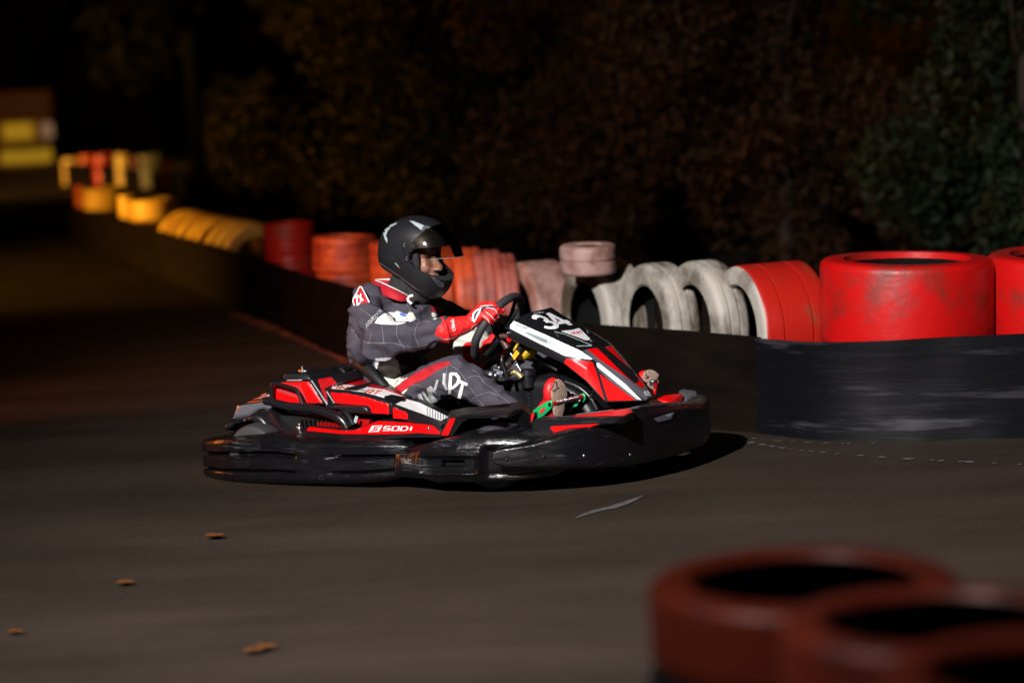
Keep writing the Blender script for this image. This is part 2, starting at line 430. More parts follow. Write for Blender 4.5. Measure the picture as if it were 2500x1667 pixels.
# ---------------------------------------------------------------- the setting
M['asphalt'] = material('asphalt', (.024, .0172, .0128), .62, noise_amt=.15, noise_scale=.9, col2=(.044, .0315, .024), spec=.12, bump=.8, bump_scale=120, stretch=(.55, 1.8, 1), lo=.35, hi=.7, detail=14)
M['belt'] = material('black_belt_rubber', (.004, .004, .006), .27, spec=.5, noise_amt=.2, noise_scale=1.5, col2=(.085, .085, .105), bump=.35, bump_scale=3, stretch=(.6, .6, 9), lo=.56, hi=.82, detail=12)
M['belt_dull'] = material('dusty_belt_rubber', (.0022, .0015, .001), .8, spec=.06, noise_scale=3, col2=(.007, .004, .0025), bump=.3, bump_scale=6, stretch=(1, 1, 4), lo=.35, hi=.7)
M['chip'] = material('worn_white_paint', (.13, .13, .14), .7, col2=(.08, .08, .08), noise_scale=30, lo=.4, hi=.62)
M['arcpaint'] = material('thin_worn_paint', (.11, .11, .12), .7, col2=(.04, .036, .034), noise_scale=25, lo=.35, hi=.65)
M['kerbred'] = material('worn_orange_paint', (.30, .06, .02), .7, col2=(.05, .03, .02), noise_scale=8, lo=.45, hi=.6)
M['t_white'] = material('white_painted_tyre', (.40, .37, .32), .6, col2=(.07, .05, .03), noise_scale=4, bump=.3, bump_scale=30, lo=.44, hi=.62, noise_amt=.2, stretch=(.6, .6, 1.6), detail=10)
M['t_pink'] = material('pinkish_painted_tyre', (.36, .22, .19), .55, col2=(.16, .07, .05), noise_scale=7, bump=.2, bump_scale=30, lo=.45, hi=.65)
M['t_red'] = material('red_painted_tyre', (.40, .010, .005), .42, col2=(.14, .04, .012), noise_scale=5, bump=.15, bump_scale=30, lo=.52, hi=.68, noise_amt=.25, detail=10)
M['t_brightred'] = material('bright_red_tyre', (.46, .004, .004), .36, col2=(.14, .012, .006), noise_scale=3.2, bump=.25, bump_scale=18, lo=.50, hi=.68, noise_amt=.2)
M['t_orange'] = material('orange_red_tyre', (.52, .08, .02), .5, col2=(.22, .02, .01), noise_scale=6, bump=.2, bump_scale=30, lo=.45, hi=.65)
M['t_yellow'] = material('yellow_painted_tyre', (.62, .42, .10), .5, col2=(.40, .20, .04), noise_scale=5, bump=.15, bump_scale=30, lo=.45, hi=.7)
M['t_brick'] = material('faded_red_tyre', (.25, .040, .018), .40, col2=(.10, .03, .02), noise_scale=5, bump=.2, bump_scale=35, lo=.56, hi=.68, noise_amt=.2, detail=10)
M['t_brick2'] = material('dull_red_tyre', (.25, .038, .018), .42, col2=(.05, .02, .015), noise_scale=5, bump=.2, bump_scale=35, lo=.5, hi=.68, noise_amt=.2)
M['t_rose'] = material('rose_red_tyre', (.36, .10, .075), .55, col2=(.20, .03, .02), noise_scale=6, bump=.2, bump_scale=30, lo=.45, hi=.65)
M['t_liner'] = material('bare_tyre_liner', (.006, .006, .006), .8, spec=.1)
M['t_black'] = material('plain_black_tyre', (.018, .018, .02), .5, bump=.2, bump_scale=40)
M['t_darkred'] = material('dark_red_tyre', (.16, .012, .008), .5, col2=(.06, .01, .01), noise_scale=6, bump=.2, bump_scale=30)
def sheet(name, pts, mat, kind='structure'):
    o = mesh_obj(name, pts, [tuple(range(len(pts)))], mat, None, False); tag(o, kind=kind); return o
# ground: one sheet to the horizon
gv, gf = [], []
xs = [-140, -40, -12, -6, -3, 0, 3, 6, 12, 40, 140]; ys = [-10, 3, 8, 12, 20, 40, 90, 300]
for y in ys:
    for x in xs: gv.append((x, y, 0))
for j in range(len(ys) - 1):
    for i in range(len(xs) - 1): a = j * len(xs) + i; gf.append((a, a + 1, a + 1 + len(xs), a + len(xs)))
tag(mesh_obj('ground', gv, gf, M['asphalt'], smooth=False), kind='structure')
def strip(name, line, wfun, z, mat, seed=1, broken=0):
    rnd = random.Random(seed); P = [G(*p) for p in line]; P = [p for p in spline(P, 26)]; vs, fs = [], []
    for i, p in enumerate(P):
        t = (P[min(i + 1, len(P) - 1)] - P[max(0, i - 1)]).normalized(); n = Vector((-t.y, t.x, 0)); ww = wfun(i / (len(P) - 1)) * (1 + 1.1 * (rnd.random() - .5) * (broken > 0))
        for s in (-1, 1): vs.append(Vector((p.x, p.y, z)) + n * s * ww / 2)
    for i in range(len(P) - 1):
        if rnd.random() * .6 + .4 * (.5 + .5 * math.sin(i * .9)) > broken: fs.append((2 * i, 2 * i + 1, 2 * i + 3, 2 * i + 2))
    return tag(mesh_obj(name, vs, fs, mat, smooth=False), kind='structure')
strip('painted_edge_line', [(1690, 1052), (1760, 1064), (1839, 1083), (1930, 1097), (2035, 1108), (2230, 1122), (2500, 1135)], lambda t: .026, .004, M['chip'], 3, .62)
strip('painted_edge_line', [(1720, 1056), (1800, 1066), (1900, 1078), (2060, 1084), (2300, 1082)], lambda t: .018, .004, M['chip'], 5, .72)
strip('painted_arc_mark', [(1405, 1266), (1450, 1250), (1500, 1238), (1545, 1222), (1572, 1210)], lambda t: .045 * math.sin(math.pi * min(1, t + .04)) + .002, .004, M['arcpaint'], 8)
strip('kerb_paint_line', [(560, 765), (680, 808), (760, 838), (861, 886), (960, 925)], lambda t: .10, .004, M['kerbred'], 4, .25)
# ---- belts: rubber conveyor belt walls
def belt(name, base, mat, label, thick=.02, seams=(), grp='rubber belt barrier walls'):
    """base: (px, py_ground, py_top)"""
    P, T = [], []
    for px, yb, yt in base:
        g = G(px, yb); q = Yp(px, yt, g.y); P.append(g); T.append(q.z)
    P3 = spline([(p.x, p.y, t) for p, t in zip(P, T)], 12)
    vs, fs, rows = [], [], 7
    for i, p in enumerate(P3):
        t = P3[min(i + 1, len(P3) - 1)] - P3[max(0, i - 1)]; n = Vector((-t.y, t.x, 0)).normalized()
        wob = .012 * noise.noise(Vector((p.x * 2.3, p.y * 2.3, 1)))
        for s in (0, 1):
            for k in range(rows):
                h = k / (rows - 1); b = .012 * math.sin(h * math.pi) + wob * h + .008 * noise.noise(Vector((p.x * 5, p.y * 5, h * 3)))
                vs.append(Vector((p.x, p.y, 0)) + n * (s * thick + b) + Vector((0, 0, p.z * h)))
    R2 = rows * 2
    for i in range(len(P3) - 1):
        for k in range(rows - 1):
            a = i * R2 + k; b = a + R2; fs += [(a, b, b + 1, a + 1), (a + rows + 1, b + rows + 1, b + rows, a + rows)]
        a = i * R2 + rows - 1; b = a + R2; fs.append((a, b, b + rows, a + rows))
        a = i * R2; b = a + R2; fs.append((a, a + rows, b + rows, b))
    for i in (0, len(P3) - 1):
        for k in range(rows - 1): a = i * R2 + k; fs.append((a, a + 1, a + rows + 1, a + rows))
    o = mesh_obj(name, vs, fs, mat, auto=50)
    return tag(o, label, 'barrier wall', grp)
belt('belt_barrier', [(175, 586, 505), (190, 591, 510), (292, 632, 535), (408, 683, 572), (600, 762, 620), (778, 850, 678), (887, 890, 705), (1010, 935, 732), (1125, 962, 752), (1300, 998, 777), (1477, 1024, 793), (1663, 1044, 806), (1800, 1053, 818), (1862, 1058, 824)], M['belt_dull'], 'long brownish rubber belt wall behind the kart under the yellow and white tyres')
belt('belt_barrier', [(1850, 1058, 826), (1868, 1060, 827), (1986, 1073, 834), (2132, 1078, 833), (2328, 1075, 823), (2500, 1069, 815), (2600, 1063, 808)], M['belt'], 'scuffed glossy black rubber belt wall under the bright red tyres')
belt('belt_barrier', [(-40, 447, 410), (60, 449, 409), (140, 452, 400), (240, 458, 401), (320, 461, 412), (400, 470, 424), (480, 482, 440)], M['belt_dull'], 'distant low rubber belt wall across the far track, under small coloured tyres')
# ---- tyres
def tyre_geo(Ro, W, Ri, grooves=3, seg=56, axis='z', sag=.01):
    prof = []; sh = min(.3 * (Ro - Ri), W * .32)
    h0 = -W / 2; prof += [(Ri, h0 * .86), (Ri + sh * .35, h0)]
    for i in range(6): a = i / 5 * 90; prof.append((Ro - sh + sh * math.sin(R(a)), h0 + sh - sh * math.cos(R(a))))
    for g in range(grooves):
        c = -W / 2 + sh + (W - 2 * sh) * (g + .5) / grooves; gw = .007
        prof += [(Ro, c - gw), (Ro - sag, c - gw * .6), (Ro - sag, c + gw * .6), (Ro, c + gw)]
    for i in range(6): a = 90 - i / 5 * 90; prof.append((Ro - sh + sh * math.sin(R(a)), -h0 - sh + sh * math.cos(R(a))))
    prof += [(Ri + sh * .35, -h0), (Ri, -h0 * .86), (Ri + .015, -h0 * .7), (Ro - .035, -h0 * .55), (Ro - .03, 0), (Ro - .035, h0 * .55), (Ri + .015, h0 * .7)]
    return lathe_geo(prof, seg, axis)
TM = {}
BL = spline([(g_.x, g_.y, 0) for g_ in (G(a_, b_) for a_, b_ in ((175, 586), (292, 632), (408, 683), (600, 762), (778, 850), (887, 890), (1010, 935), (1125, 962), (1300, 998), (1477, 1024), (1663, 1044), (1800, 1053), (1868, 1058), (1986, 1073), (2132, 1078), (2328, 1075), (2500, 1069), (2700, 1056)))], 20)
def behind(px, d):
    """point d metres behind the belt wall, on its far side, seen at photo column px"""
    best = None
    for i in range(len(BL)):
        t = (BL[min(i + 1, len(BL) - 1)] - BL[max(i - 1, 0)]).normalized(); n = Vector((-t.y, t.x, 0)); c = BL[i] + n * d
        e_ = abs(project(c)[0] - px)
        if best is None or e_ < best[0]: best = (e_, c, n, t)
    return best[1], best[2], best[3]
def tyre(label, loc, Ro, W, Ri, mat, grp, rot=None, lying=True, name='tyre', grooves=3, cat='tyre', squash=1):
    key = (Ro, W, Ri, mat, grooves)
    if key not in TM:
        vs, fs = tyre_geo(Ro, W, Ri, grooves); npf = len(fs) // 56
        mi = [1 if (i_ % npf) >= npf - 6 else 0 for i_ in range(len(fs))]
        if mat == 't_red' and W > .3: mi = [2 if (i_ % npf) < 5 else q_ for i_, q_ in enumerate(mi)]
        o = mesh_obj(name, vs, fs, [M[mat], M['t_liner'], M['t_white']], auto=40, midx=mi); TM[key] = o.data
    else:
        o = bpy.data.objects.new(name, TM[key]); C.collection.objects.link(o)
    rot = rot or (random.uniform(-.04, .04), random.uniform(-.04, .04), random.uniform(0, 6))
    o.matrix_world = Matrix.Translation(loc) @ (rot if isinstance(rot, Matrix) else Matrix.LocRotScale(None, __import__('mathutils').Euler(rot), None))
    return tag(o, label, cat, grp)
def online(px, yb, back=.0):
    g = G(px, yb); return Vector((g.x, g.y, 0)) + Vector((-.1, 1, 0)).normalized() * back
GW = 'tyres along the track barrier'
def stack(px, ybase, ytop, Rp, label_top, label_low, mat, n=3, grp=GW, back=.02, low='t_black', Ri=.62, grooves=3):
    """lying tyres standing on the ground behind the belt; Rp = half width in photo px"""
    g = G(px, ybase); S = FPX / g.y; Ro = Rp / S
    if grp.startswith('distant'): c = g + Vector((0, Ro + back, 0)); c.z = 0
    else:
        c = behind(px, Ro + back + .025)[0]; Ro = Rp / (FPX / c.y); c = behind(px, Ro + back + .03)[0].copy()
    zt = Yp(px, ytop, c.y - Ro * .6).z; hh = zt / n
    for k in range(n):
        top = k == n - 1
        tyre(label_top if top else label_low[min(k, len(label_low) - 1)], c + Vector((random.uniform(-.01, .01), 0, hh * (k + .5))), Ro, hh * .99, Ro * Ri, mat if k >= n - (2 if n > 2 else 1) else low, grp, grooves=grooves)
# right: big bright red truck tyres lying behind the black belt
stack(2225, 1062, 640, 214, 'big bright red tyre lying flat on the black belt wall, its dark hole seen', ['black truck tyre low behind the black belt, under the big bright red one'], 't_brightred', 2, grp='big red tyres behind the black belt', Ri=.70, grooves=0)
stack(2655, 1052, 625, 205, 'red tyre at the right edge, beyond the big bright red one', ['black truck tyre low behind the black belt at its right end'], 't_brightred', 2, grp='big red tyres behind the black belt', Ri=.70, grooves=0)
def upright(px, ytop, ybase, Ro, W, Ri, mat, label, yaw, back=.30, tilt=0, grooves=2, wface=True):
    """tyre standing on its tread behind the belt; yaw = direction of its axis"""
    c, n_, t_ = behind(px, back); c = c.copy()
    if yaw is None: yaw = math.degrees(math.atan2(t_.y, t_.x))
    zt = Yp(px, ytop, c.y).z
    ax = Matrix.Rotation(R(yaw), 4, 'Z') @ Matrix.Rotation(R(90), 4, 'Y') @ Matrix.Rotation(random.uniform(0, 6), 4, 'Z')
    return tyre(label, c + Vector((W / 2 * math.cos(R(yaw)), W / 2 * math.sin(R(yaw)), zt - Ro)), Ro, W, Ri, mat, GW, ax, grooves=grooves)
upright(1272, 640, 996, .31, .24, .205, 't_pink', 'pinkish upright tyre with dark hole just right of the steering wheel', 20, .46)
upright(1436, 638, 1020, .315, .25, .205, 't_white', 'grubby white upright tyre, first of the three white arches behind the fairing', 23, .44)
upright(1583, 644, 1036, .31, .17, .20, 't_white', 'white upright tyre with a narrow dark hole, middle of the three white arches', 23, .42)
upright(1696, 638, 1047, .315, .17, .20, 't_white', 'cleanest white upright tyre, last arch before the red tyres', 23, .40)
upright(1809, 648, 1054, .315, .36, .215, 't_red', 'red upright tyre with frayed white face beside the last white arch', 19, .36)
# small pale tyre lying on top of the first white arch
g = G(1450, 1020); c = Vector((g.x, g.y + .60, 0)); c.x += (1452 - project(c)[0]) / FPX * c.y; zt = Yp(1450, 598, c.y).z
tyre('small grubby white tyre lying on top of the white arches', c + Vector((0, 0, zt - .07)), .145, .15, .07, 't_pink', GW, (0.05, .02, 0), grooves=1)
# middle: red upright tread-on tyres right of the helmet
for px, yt, W, lab, m in ((1040, 600, .21, 'red upright tyre directly in front of the helmet visor', 't_orange'), (1118, 606, .17, 'dull red upright tyre right of the visor', 't_orange'),
                      (1166, 612, .16, 'dull red upright tyre between helmet and steering wheel', 't_rose'), (1215, 620, .13, 'narrow red upright tyre above the glove, next to the pinkish tyre', 't_rose')):
    upright(px, yt, 0, .29, W, .2, m, lab, 4, .40)
stack(855, 868, 578, 78, 'orange-red tyre lying flat just left of the helmet', ['black tyre low in the stack left of the helmet', 'lower orange-red tyre in the stack left of the helmet'], 't_orange', 3)
stack(985, 915, 590, 70, 'orange-red tyre hidden mostly behind the helmet', ['black tyre low in the stack behind the helmet', 'lower orange-red tyre in the stack behind the helmet'], 't_orange', 3)
stack(712, 800, 545, 62, 'dark red tyre lying flat between the yellow row and the orange stack', ['black tyre low in the dark red stack', 'lower dark red tyre in its stack'], 't_red', 3)
# slinky row of upright yellow tyres
base = interp([190, 292, 408, 600, 860], [591, 632, 683, 762, 885]); top = interp([450, 650], [508, 548])
for k in range(8):
    px = 464 + k * 24
    upright(px, top(px), base(px), .30, .14, .2, 't_yellow', 'narrow yellow tyre standing upright in the packed yellow row', None, .33)
stack(385, 668, 487, 62, 'yellow tyre lying flat left of the packed upright row', ['black tyre low under the second yellow stack', 'lower tyre of the second yellow stack'], 't_yellow', 3)
stack(264, 616, 458, 50, 'farthest bright yellow tyre lying on the near barrier row', ['black tyre low under the farthest yellow stack', 'lower tyre of the farthest yellow stack'], 't_yellow', 3)
stack(318, 640, 476, 22, 'small dark yellow tyre squeezed between the two lying yellow tyres', ['black tyre low between the two yellow stacks', 'lower small tyre between the two yellow stacks'], 't_yellow', 3)
stack(205, 594, 452, 16, 'small orange-red tyre at the far left end of the near barrier', ['black tyre at the far left end of the near barrier'], 't_orange', 2)
for o in sc.objects:
    if o.get('label', '').startswith('narrow yellow'): o['group'] = 'packed upright yellow tyres'
# far row
for px, yb, yt, rp, m, lab in ((172, 453, 388, 22, 't_yellow', 'distant flat yellow tyre at the left of the far row'), (213, 455, 380, 20, 't_orange', 'distant orange tyre in the far row'), (255, 458, 378, 26, 't_red', 'distant red tyre in the far row'), (303, 460, 376, 19, 't_yellow', 'distant tall yellow tyre stack in the far row'),
                          (335, 461, 384, 12, 't_darkred', 'distant dark red tyre beside the cream one'), (370, 466, 380, 29, 't_white', 'distant cream white tyre standing out in the far row'), (412, 471, 396, 14, 't_darkred', 'distant dark red tyre between the two pale ones'), (452, 478, 397, 30, 't_white', 'distant pale tyre at the right end of the far row')):
    stack(px, yb, yt, rp, lab, ['tyre underneath: ' + lab], m, 2, grp='distant tyres across the track', low=m, grooves=1)
for o in sc.objects:
    l = o.get('label', '')
    if l.startswith('tyre underneath: '): o['label'] = 'lower one under the ' + l[17:].split(' in the')[0].split(' at the')[0].split(' beside')[0].split(' standing')[0].split(' between')[0]
# ---- foreground stacks
GF = 'red tyre stacks in the foreground'
def fstack(px, py, wpx, label, lows, Ri=.72, ztop=None, n=4, mats=('t_black', 't_black', 't_brick', 't_brick'), rx=0, ry=0):
    h = ztop / n; zt = ztop; c = G(px, py, zt); Ro = wpx / 2 / (FPX / c.y)
    for k in range(n):
        z = zt - h * (n - 1 - k) - h / 2
        tyre(label if k == n - 1 else lows[k], Vector((c.x + random.uniform(-.008, .008), c.y, z)), Ro * (1 if k >= n - 2 else .97), h * .985, Ro * Ri, mats[k], GF, (rx * k / n, ry * k / n, 1.3 * k), grooves=3)
def lows(w): return ['tyre at the foot of the %s foreground stack' % w, 'fourth tyre down in the %s foreground stack' % w, 'third tyre down in the %s foreground stack' % w, 'second tyre down, under the top ring of the %s foreground stack' % w]
B4 = ('t_black', 't_black', 't_black', 't_black')
fstack(1965, 1405, 775, 'faded red tyre on top of the left foreground stack, its whole ring in view', lows('left'), ztop=.80, n=5, mats=B4 + ('t_brick',), ry=.02)
fstack(2285, 1502, 800, 'dark red tyre on top of the middle foreground stack, cut by the picture edge', lows('middle'), ztop=.83, n=5, mats=B4 + ('t_brick2',))
fstack(2590, 1625, 890, 'very dark tyre on top of the stack in the bottom right corner', lows('right corner'), ztop=.90, n=5, mats=B4 + ('t_brick2',))
# ---- fallen leaves
M['leaf'] = material('dry_leaf', (.085, .033, .009), .8, spec=.1, col2=(.035, .014, .005), noise_scale=30)
def fallen(px, py, L, rot, label, curl=.25):
    vs, fs = [], []; n = 9
    for i in range(n):
        t = i / (n - 1); wdt = .22 * L * math.sin(math.pi * t ** .8) + .002
        for s in (-1, -.5, 0, .5, 1):
            vs.append(Vector(((t - .5) * L, s * wdt, .004 + L * curl * (t - .5) ** 2 * 1.6 + abs(s) * wdt * .7 + .1 * L * t * s * (1 - t) * 4 * .4 + .0006)))
    for i in range(n - 1):
        for k in range(4): a = i * 5 + k; fs.append((a, a + 1, a + 6, a + 5))
    o = mesh_obj('fallen_leaf', vs, fs, M['leaf'], mods=[('SOLIDIFY', dict(thickness=.0012))])
    g = G(px, py); o.matrix_world = Matrix.Translation((g.x, g.y, .004)) @ Matrix.Rotation(rot, 4, 'Z')
    return tag(o, label, 'leaf', 'fallen leaves on the track')
fallen(527, 1317, .085, .15, 'dry leaf lying alone on the track below the rear of the kart')
fallen(652, 1590, .07, .1, 'large pale dry leaf at the bottom of the track, overlapping an orange one', .5)
fallen(622, 1598, .07, .35, 'orange dry leaf touching the large pale leaf at the bottom')
fallen(308, 1431, .07, .2, 'dull dry leaf on the dark left part of the track')
fallen(40, 1551, .06, .1, 'small dry leaf by the left edge of the picture')
# ---- trees and hedge wall behind
def leaves_geo(n, fn, size, seed):
    rnd = np.random.default_rng(seed); V = np.zeros((n * 4, 3)); F = []
    for i in range(n):
        c = fn(rnd); s = size * rnd.uniform(.5, 2.0); a = rnd.normal(size=3); a /= np.linalg.norm(a); b = np.cross(a, rnd.normal(size=3)); b /= np.linalg.norm(b)
        V[i * 4] = c - a * s; V[i * 4 + 1] = c + b * s * .45; V[i * 4 + 2] = c + a * s; V[i * 4 + 3] = c - b * s * .45
    return V
def fastmesh(name, V, mat, parent):
    n = len(V) // 4; me = bpy.data.meshes.new(name); me.vertices.add(len(V)); me.vertices.foreach_set('co', V.ravel())
    me.loops.add(n * 4); me.loops.foreach_set('vertex_index', np.arange(n * 4)); me.polygons.add(n); me.polygons.foreach_set('loop_start', np.arange(n) * 4)
    me.polygons.foreach_set('loop_total', np.full(n, 4)); me.update(); me.materials.append(mat)
    o = bpy.data.objects.new(name, me); C.collection.objects.link(o); o.parent = parent; return o
M['leafA'] = material('autumn_foliage', (.022, .009, .003), .8, col2=(.010, .008, .003), spec=.15, noise_scale=1.2)
M['leafB'] = material('green_foliage', (.0035, .0115, .003), .7, col2=(.009, .011, .0025), spec=.2, noise_scale=1.5)
M['leafC'] = material('olive_foliage', (.0105, .0075, .0022), .8, col2=(.006, .0042, .0015), spec=.15, noise_scale=1.2)
M['bark'] = material('bark', (.012, .008, .005), .85, bump=.6, bump_scale=12)
def tree(x, y, h, rad, mat, label, n=15000, seed=1, low=.2, size=.07, trunk_r=.06, lean=0, cat='tree'):
    e = empty('tree', Matrix.Translation((x, y, 0)), label, cat, 'trees behind the track')
    rr = np.random.default_rng(seed)
    cl = [(rr.normal(0, .42, 2) * rad, rr.uniform(low, h), rr.uniform(.35, .8) * rad * .6) for _ in range(26)] + [(rr.normal(0, .12, 2) * rad + np.array([lean, 0]), z_, .32) for z_ in np.linspace(.2, h, 14)]
    def fn(r):
        c = cl[r.integers(len(cl))]; d = r.normal(size=3); d /= np.linalg.norm(d); d *= c[2] * r.uniform(.6, 1.05)
        return np.array([c[0][0] + d[0] + lean * c[1], c[0][1] + d[1], max(.05, c[1] + d[2])])
    fastmesh('crown', leaves_geo(n, fn, size, seed), mat, e)
    gs = [tube_geo(spline([(0, 0, 0), (.05 + lean * h * .3, 0, h * .35), (lean * h, .05, h)], 5), [trunk_r * (1 - .06 * i) for i in range(11)], 10)]
    for k in range(5):
        a = rr.uniform(0, 6.28); z = rr.uniform(.25, .7) * h
        gs.append(tube_geo(spline([(lean * z, 0, z), (lean * z + math.cos(a) * rad * .4, math.sin(a) * rad * .4, z + .5), (lean * z + math.cos(a) * rad * .55, math.sin(a) * rad * .55, z + .6)], 4), [trunk_r * .4 * (1 - .09 * i) for i in range(9)], 8))
    v, f = join(gs); mesh_obj('trunk', v, f, M['bark'], e)
TR = [(3.35, 16.6, 5.5, 1.35, 'leafB', 'green leafy tree at the right edge behind the red tyres'), (2.0, 18.4, 5.5, 1.3, 'leafA', 'rusty brown tree left of the green one, behind the white arches'),
      (.75, 19.6, 6, 1.3, 'leafA', 'brown autumn tree behind the steering wheel'), (-.35, 21.2, 6, 1.3, 'leafC', 'olive brown tree straight behind the helmet'),
      (-1.35, 25.5, 6.5, 1.25, 'leafC', 'olive tree left of the helmet above the orange tyres'), (-2.6, 33, 8, 1.3, 'leafC', 'dark olive tree beyond the packed yellow tyres'),
      (-8.6, 55, 10, 2.4, 'leafC', 'tall yellow-green tree beyond the far tyre row'), (-12.5, 62, 10, 3, 'leafC', 'dark tree behind the far left kiosk'), (-4.6, 46, 9, 2.2, 'leafC', 'dark tree filling the gap far behind the helmet'), (4.2, 27, 8, 3, 'leafA', 'dark tree deep behind the rusty brown tree')]
for i, (x, y, h, r_, m, lab) in enumerate(TR): tree(x, y, h, r_, M[m], lab, 40000 if y < 30 else 16000, seed=i + 3, size=.03 if y < 30 else .08)
# bare leaning trunk, upper left
p0, p1 = Yp(487, 430, 36), Yp(445, -120, 36)
e = empty('bare_tree', Matrix.Translation((p0.x + .1, 36, 0)), 'slim pale leaning bare trunk against the dark, upper left', 'tree')
v, f = tube_geo([Vector((0, 0, 0)), p0 - Vector((p0.x + .1, 36, 0)), p1 - Vector((p0.x + .1, 36, 0))], [.15, .12, .09], 10)
mesh_obj('trunk', v, f, M['bark'], e)
v, f = join([tube_geo([p1 - Vector((p0.x + .1, 36, 0)) - Vector((0, 0, .4)), p1 - Vector((p0.x + .1, 36, 0)) + Vector((s * .6, .2, .7))], [.05, .02], 8) for s in (-1, 1)])
mesh_obj('limb', v, f, M['bark'], e)
# far kiosk with lit yellow windows and dark red sign band
M['kiosk'] = material('kiosk_paint', (.30, .16, .04), .6); M['kred'] = material('kiosk_red_band', (.10, .012, .005), .6)
M['lit'] = material('lit_yellow_window', (.75, .48, .03), .5, emit=.22); M['litp'] = material('lit_pale_panel', (.5, .33, .25), .5, emit=.2)
g = G(60, 425); kx, ky = g.x, g.y + 2
e = empty('kiosk', Matrix.Translation((kx, ky, 0)), 'far wooden kiosk at the left edge with dark red band and lit yellow window', 'kiosk')
def kb(name, px0, py0, px1, py1, dy, d, mat):
    a, b = Yp(px0, py0, ky + dy), Yp(px1, py1, ky + dy); o = Vector((kx, ky, 0))
    v, f = box_geo(((a.x + b.x) / 2 - kx, dy + d / 2, (a.z + b.z) / 2), (abs(b.x - a.x), d, abs(a.z - b.z)))
    return mesh_obj(name, v, f, mat, e, False, [('BEVEL', dict(width=.015, segments=1))])
kb('wall', -120, 290, 132, 470, 0, 1.6, M['kiosk']); kb('sign_band', -130, 232, 128, 288, -.12, 1.8, M['kred']); kb('window', 5, 303, 82, 340, -.06, .05, M['lit'])
kb('counter', -60, 350, 106, 362, -.35, .34, M['kiosk']); kb('lit_shelf_panel', 0, 368, 128, 396, -.08, .06, M['lit']); kb('notice_board', 100, 300, 131, 337, -.14, .05, M['litp'])
# ================================================================ the kart
kart = empty('go_kart', KM, 'red and black racing go-kart number 34 with white side flashes, driven by a helmeted person', 'go-kart')
def sweep(name, st, prof, mat, depth=.08, parent=kart, n=6, groove=None):
    """st: (u, v, zb, zt) along the outer face; prof: (h, outward offset)"""
    P = spline([s[:2] + (0,) for s in st], n); Q = spline([(s[2], s[3], 0) for s in st], n); m = len(P)
    # light smoothing of the heights keeps the plastic fair
    vs, fs = [], []; full = list(prof) + [(1, -depth), (0, -depth)]; k = len(full)
    for i in range(m):
        t = (P[min(i + 1, m - 1)] - P[max(i - 1, 0)]).normalized(); nrm = Vector((t.y, -t.x, 0))
        for j, (h, o) in enumerate(full):
            g = groove(i / (m - 1), h, P[i]) if (groove and j < len(prof)) else 0
            z = Q[i].x + (Q[i].y - Q[i].x) * h
            vs.append(Vector((P[i].x, P[i].y, z)) + nrm * (o + g))
    for i in range(m - 1):
        for j in range(k): fs.append((i * k + j, i * k + (j + 1) % k, (i + 1) * k + (j + 1) % k, (i + 1) * k + j))
    fs += [tuple(range(k)), tuple((m - 1) * k + j for j in range(k))]
    return mesh_obj(name, vs, fs, mat, parent, auto=60)
def mirror(o, name=None):
    me = o.data.copy()
    for v in me.vertices: v.co.y = -v.co.y
    me.flip_normals(); q = bpy.data.objects.new(name or o.name.split('.')[0], me); C.collection.objects.link(q); q.parent = o.parent
    return q
def st_px(L):
    out = []
    for px, yt, yb, v in L:
        a, b = K(px, yt, v), K(px, yb, v); out.append(((a.x + b.x) / 2, v, b.z, a.z))
    return out
PR = [(i / 40, 0) for i in range(41)]
def prof_round(r, n=48):
    out = []
    for i in range(n + 1):
        h = i / n; e = min(h, 1 - h) / .16
        out.append((h, 0 if e >= 1 else -r * (1 - math.sqrt(max(0, 1 - (1 - e) ** 2)))))
    return out
# --- rear and side guard
RB = st_px([(497, 1069, 1168, -.50), (505, 1068, 1171, -.565), (540, 1065, 1180, -.63), (600, 1062, 1184, -.665), (670, 1062, 1185, -.68), (725, 1071, 1186, -.685),
            (790, 1073, 1186, -.685), (880, 1074, 1184, -.68), (940, 1076, 1177, -.675), (983, 1078, 1168, -.66), (1015, 1084, 1160, -.63)])
RB = [(-.70, .66, .01, .2), (-.90, .60, .01, .2), (-.985, .45, .01, .2), (-1.0, 0, .01, .2), (-.985, -.38, RB[0][2], RB[0][3])] + RB
def rgroove(t, h, P):
    if P.y > -.3: a = 1
    else:
        px = project(KM @ P)[0]
        a = 1 if px < 715 else (0 if px < 760 else 0)
        a = max(0, min(1, (728 - px) / 14)); b = max(0, min(1, (px - 805) / 20)); a = max(a, b)
    g = 0
    for c, wd, dp in ((.62, .055, .030), (.28, .035, .024)):
        d = abs(h - c) / wd
        if d < 1: g -= dp * (1 - d * d)
    return g * a
gd = sweep('side_guard', RB, prof_round(.055), [M['bumper']], .10, groove=rgroove)
sticker(gd, z1([(330, 1115), (480, 1112), (492, 1150), (470, 1178), (350, 1180), (322, 1150)]), M['decal'], 6, .002)  # flat black patch painted for the dark inside of the slot
for b in z1([(1118, 1270)]): stroke(gd, arc(b[0], b[1], 4.5, 5, 0, 340), 1.4, M['steel'])
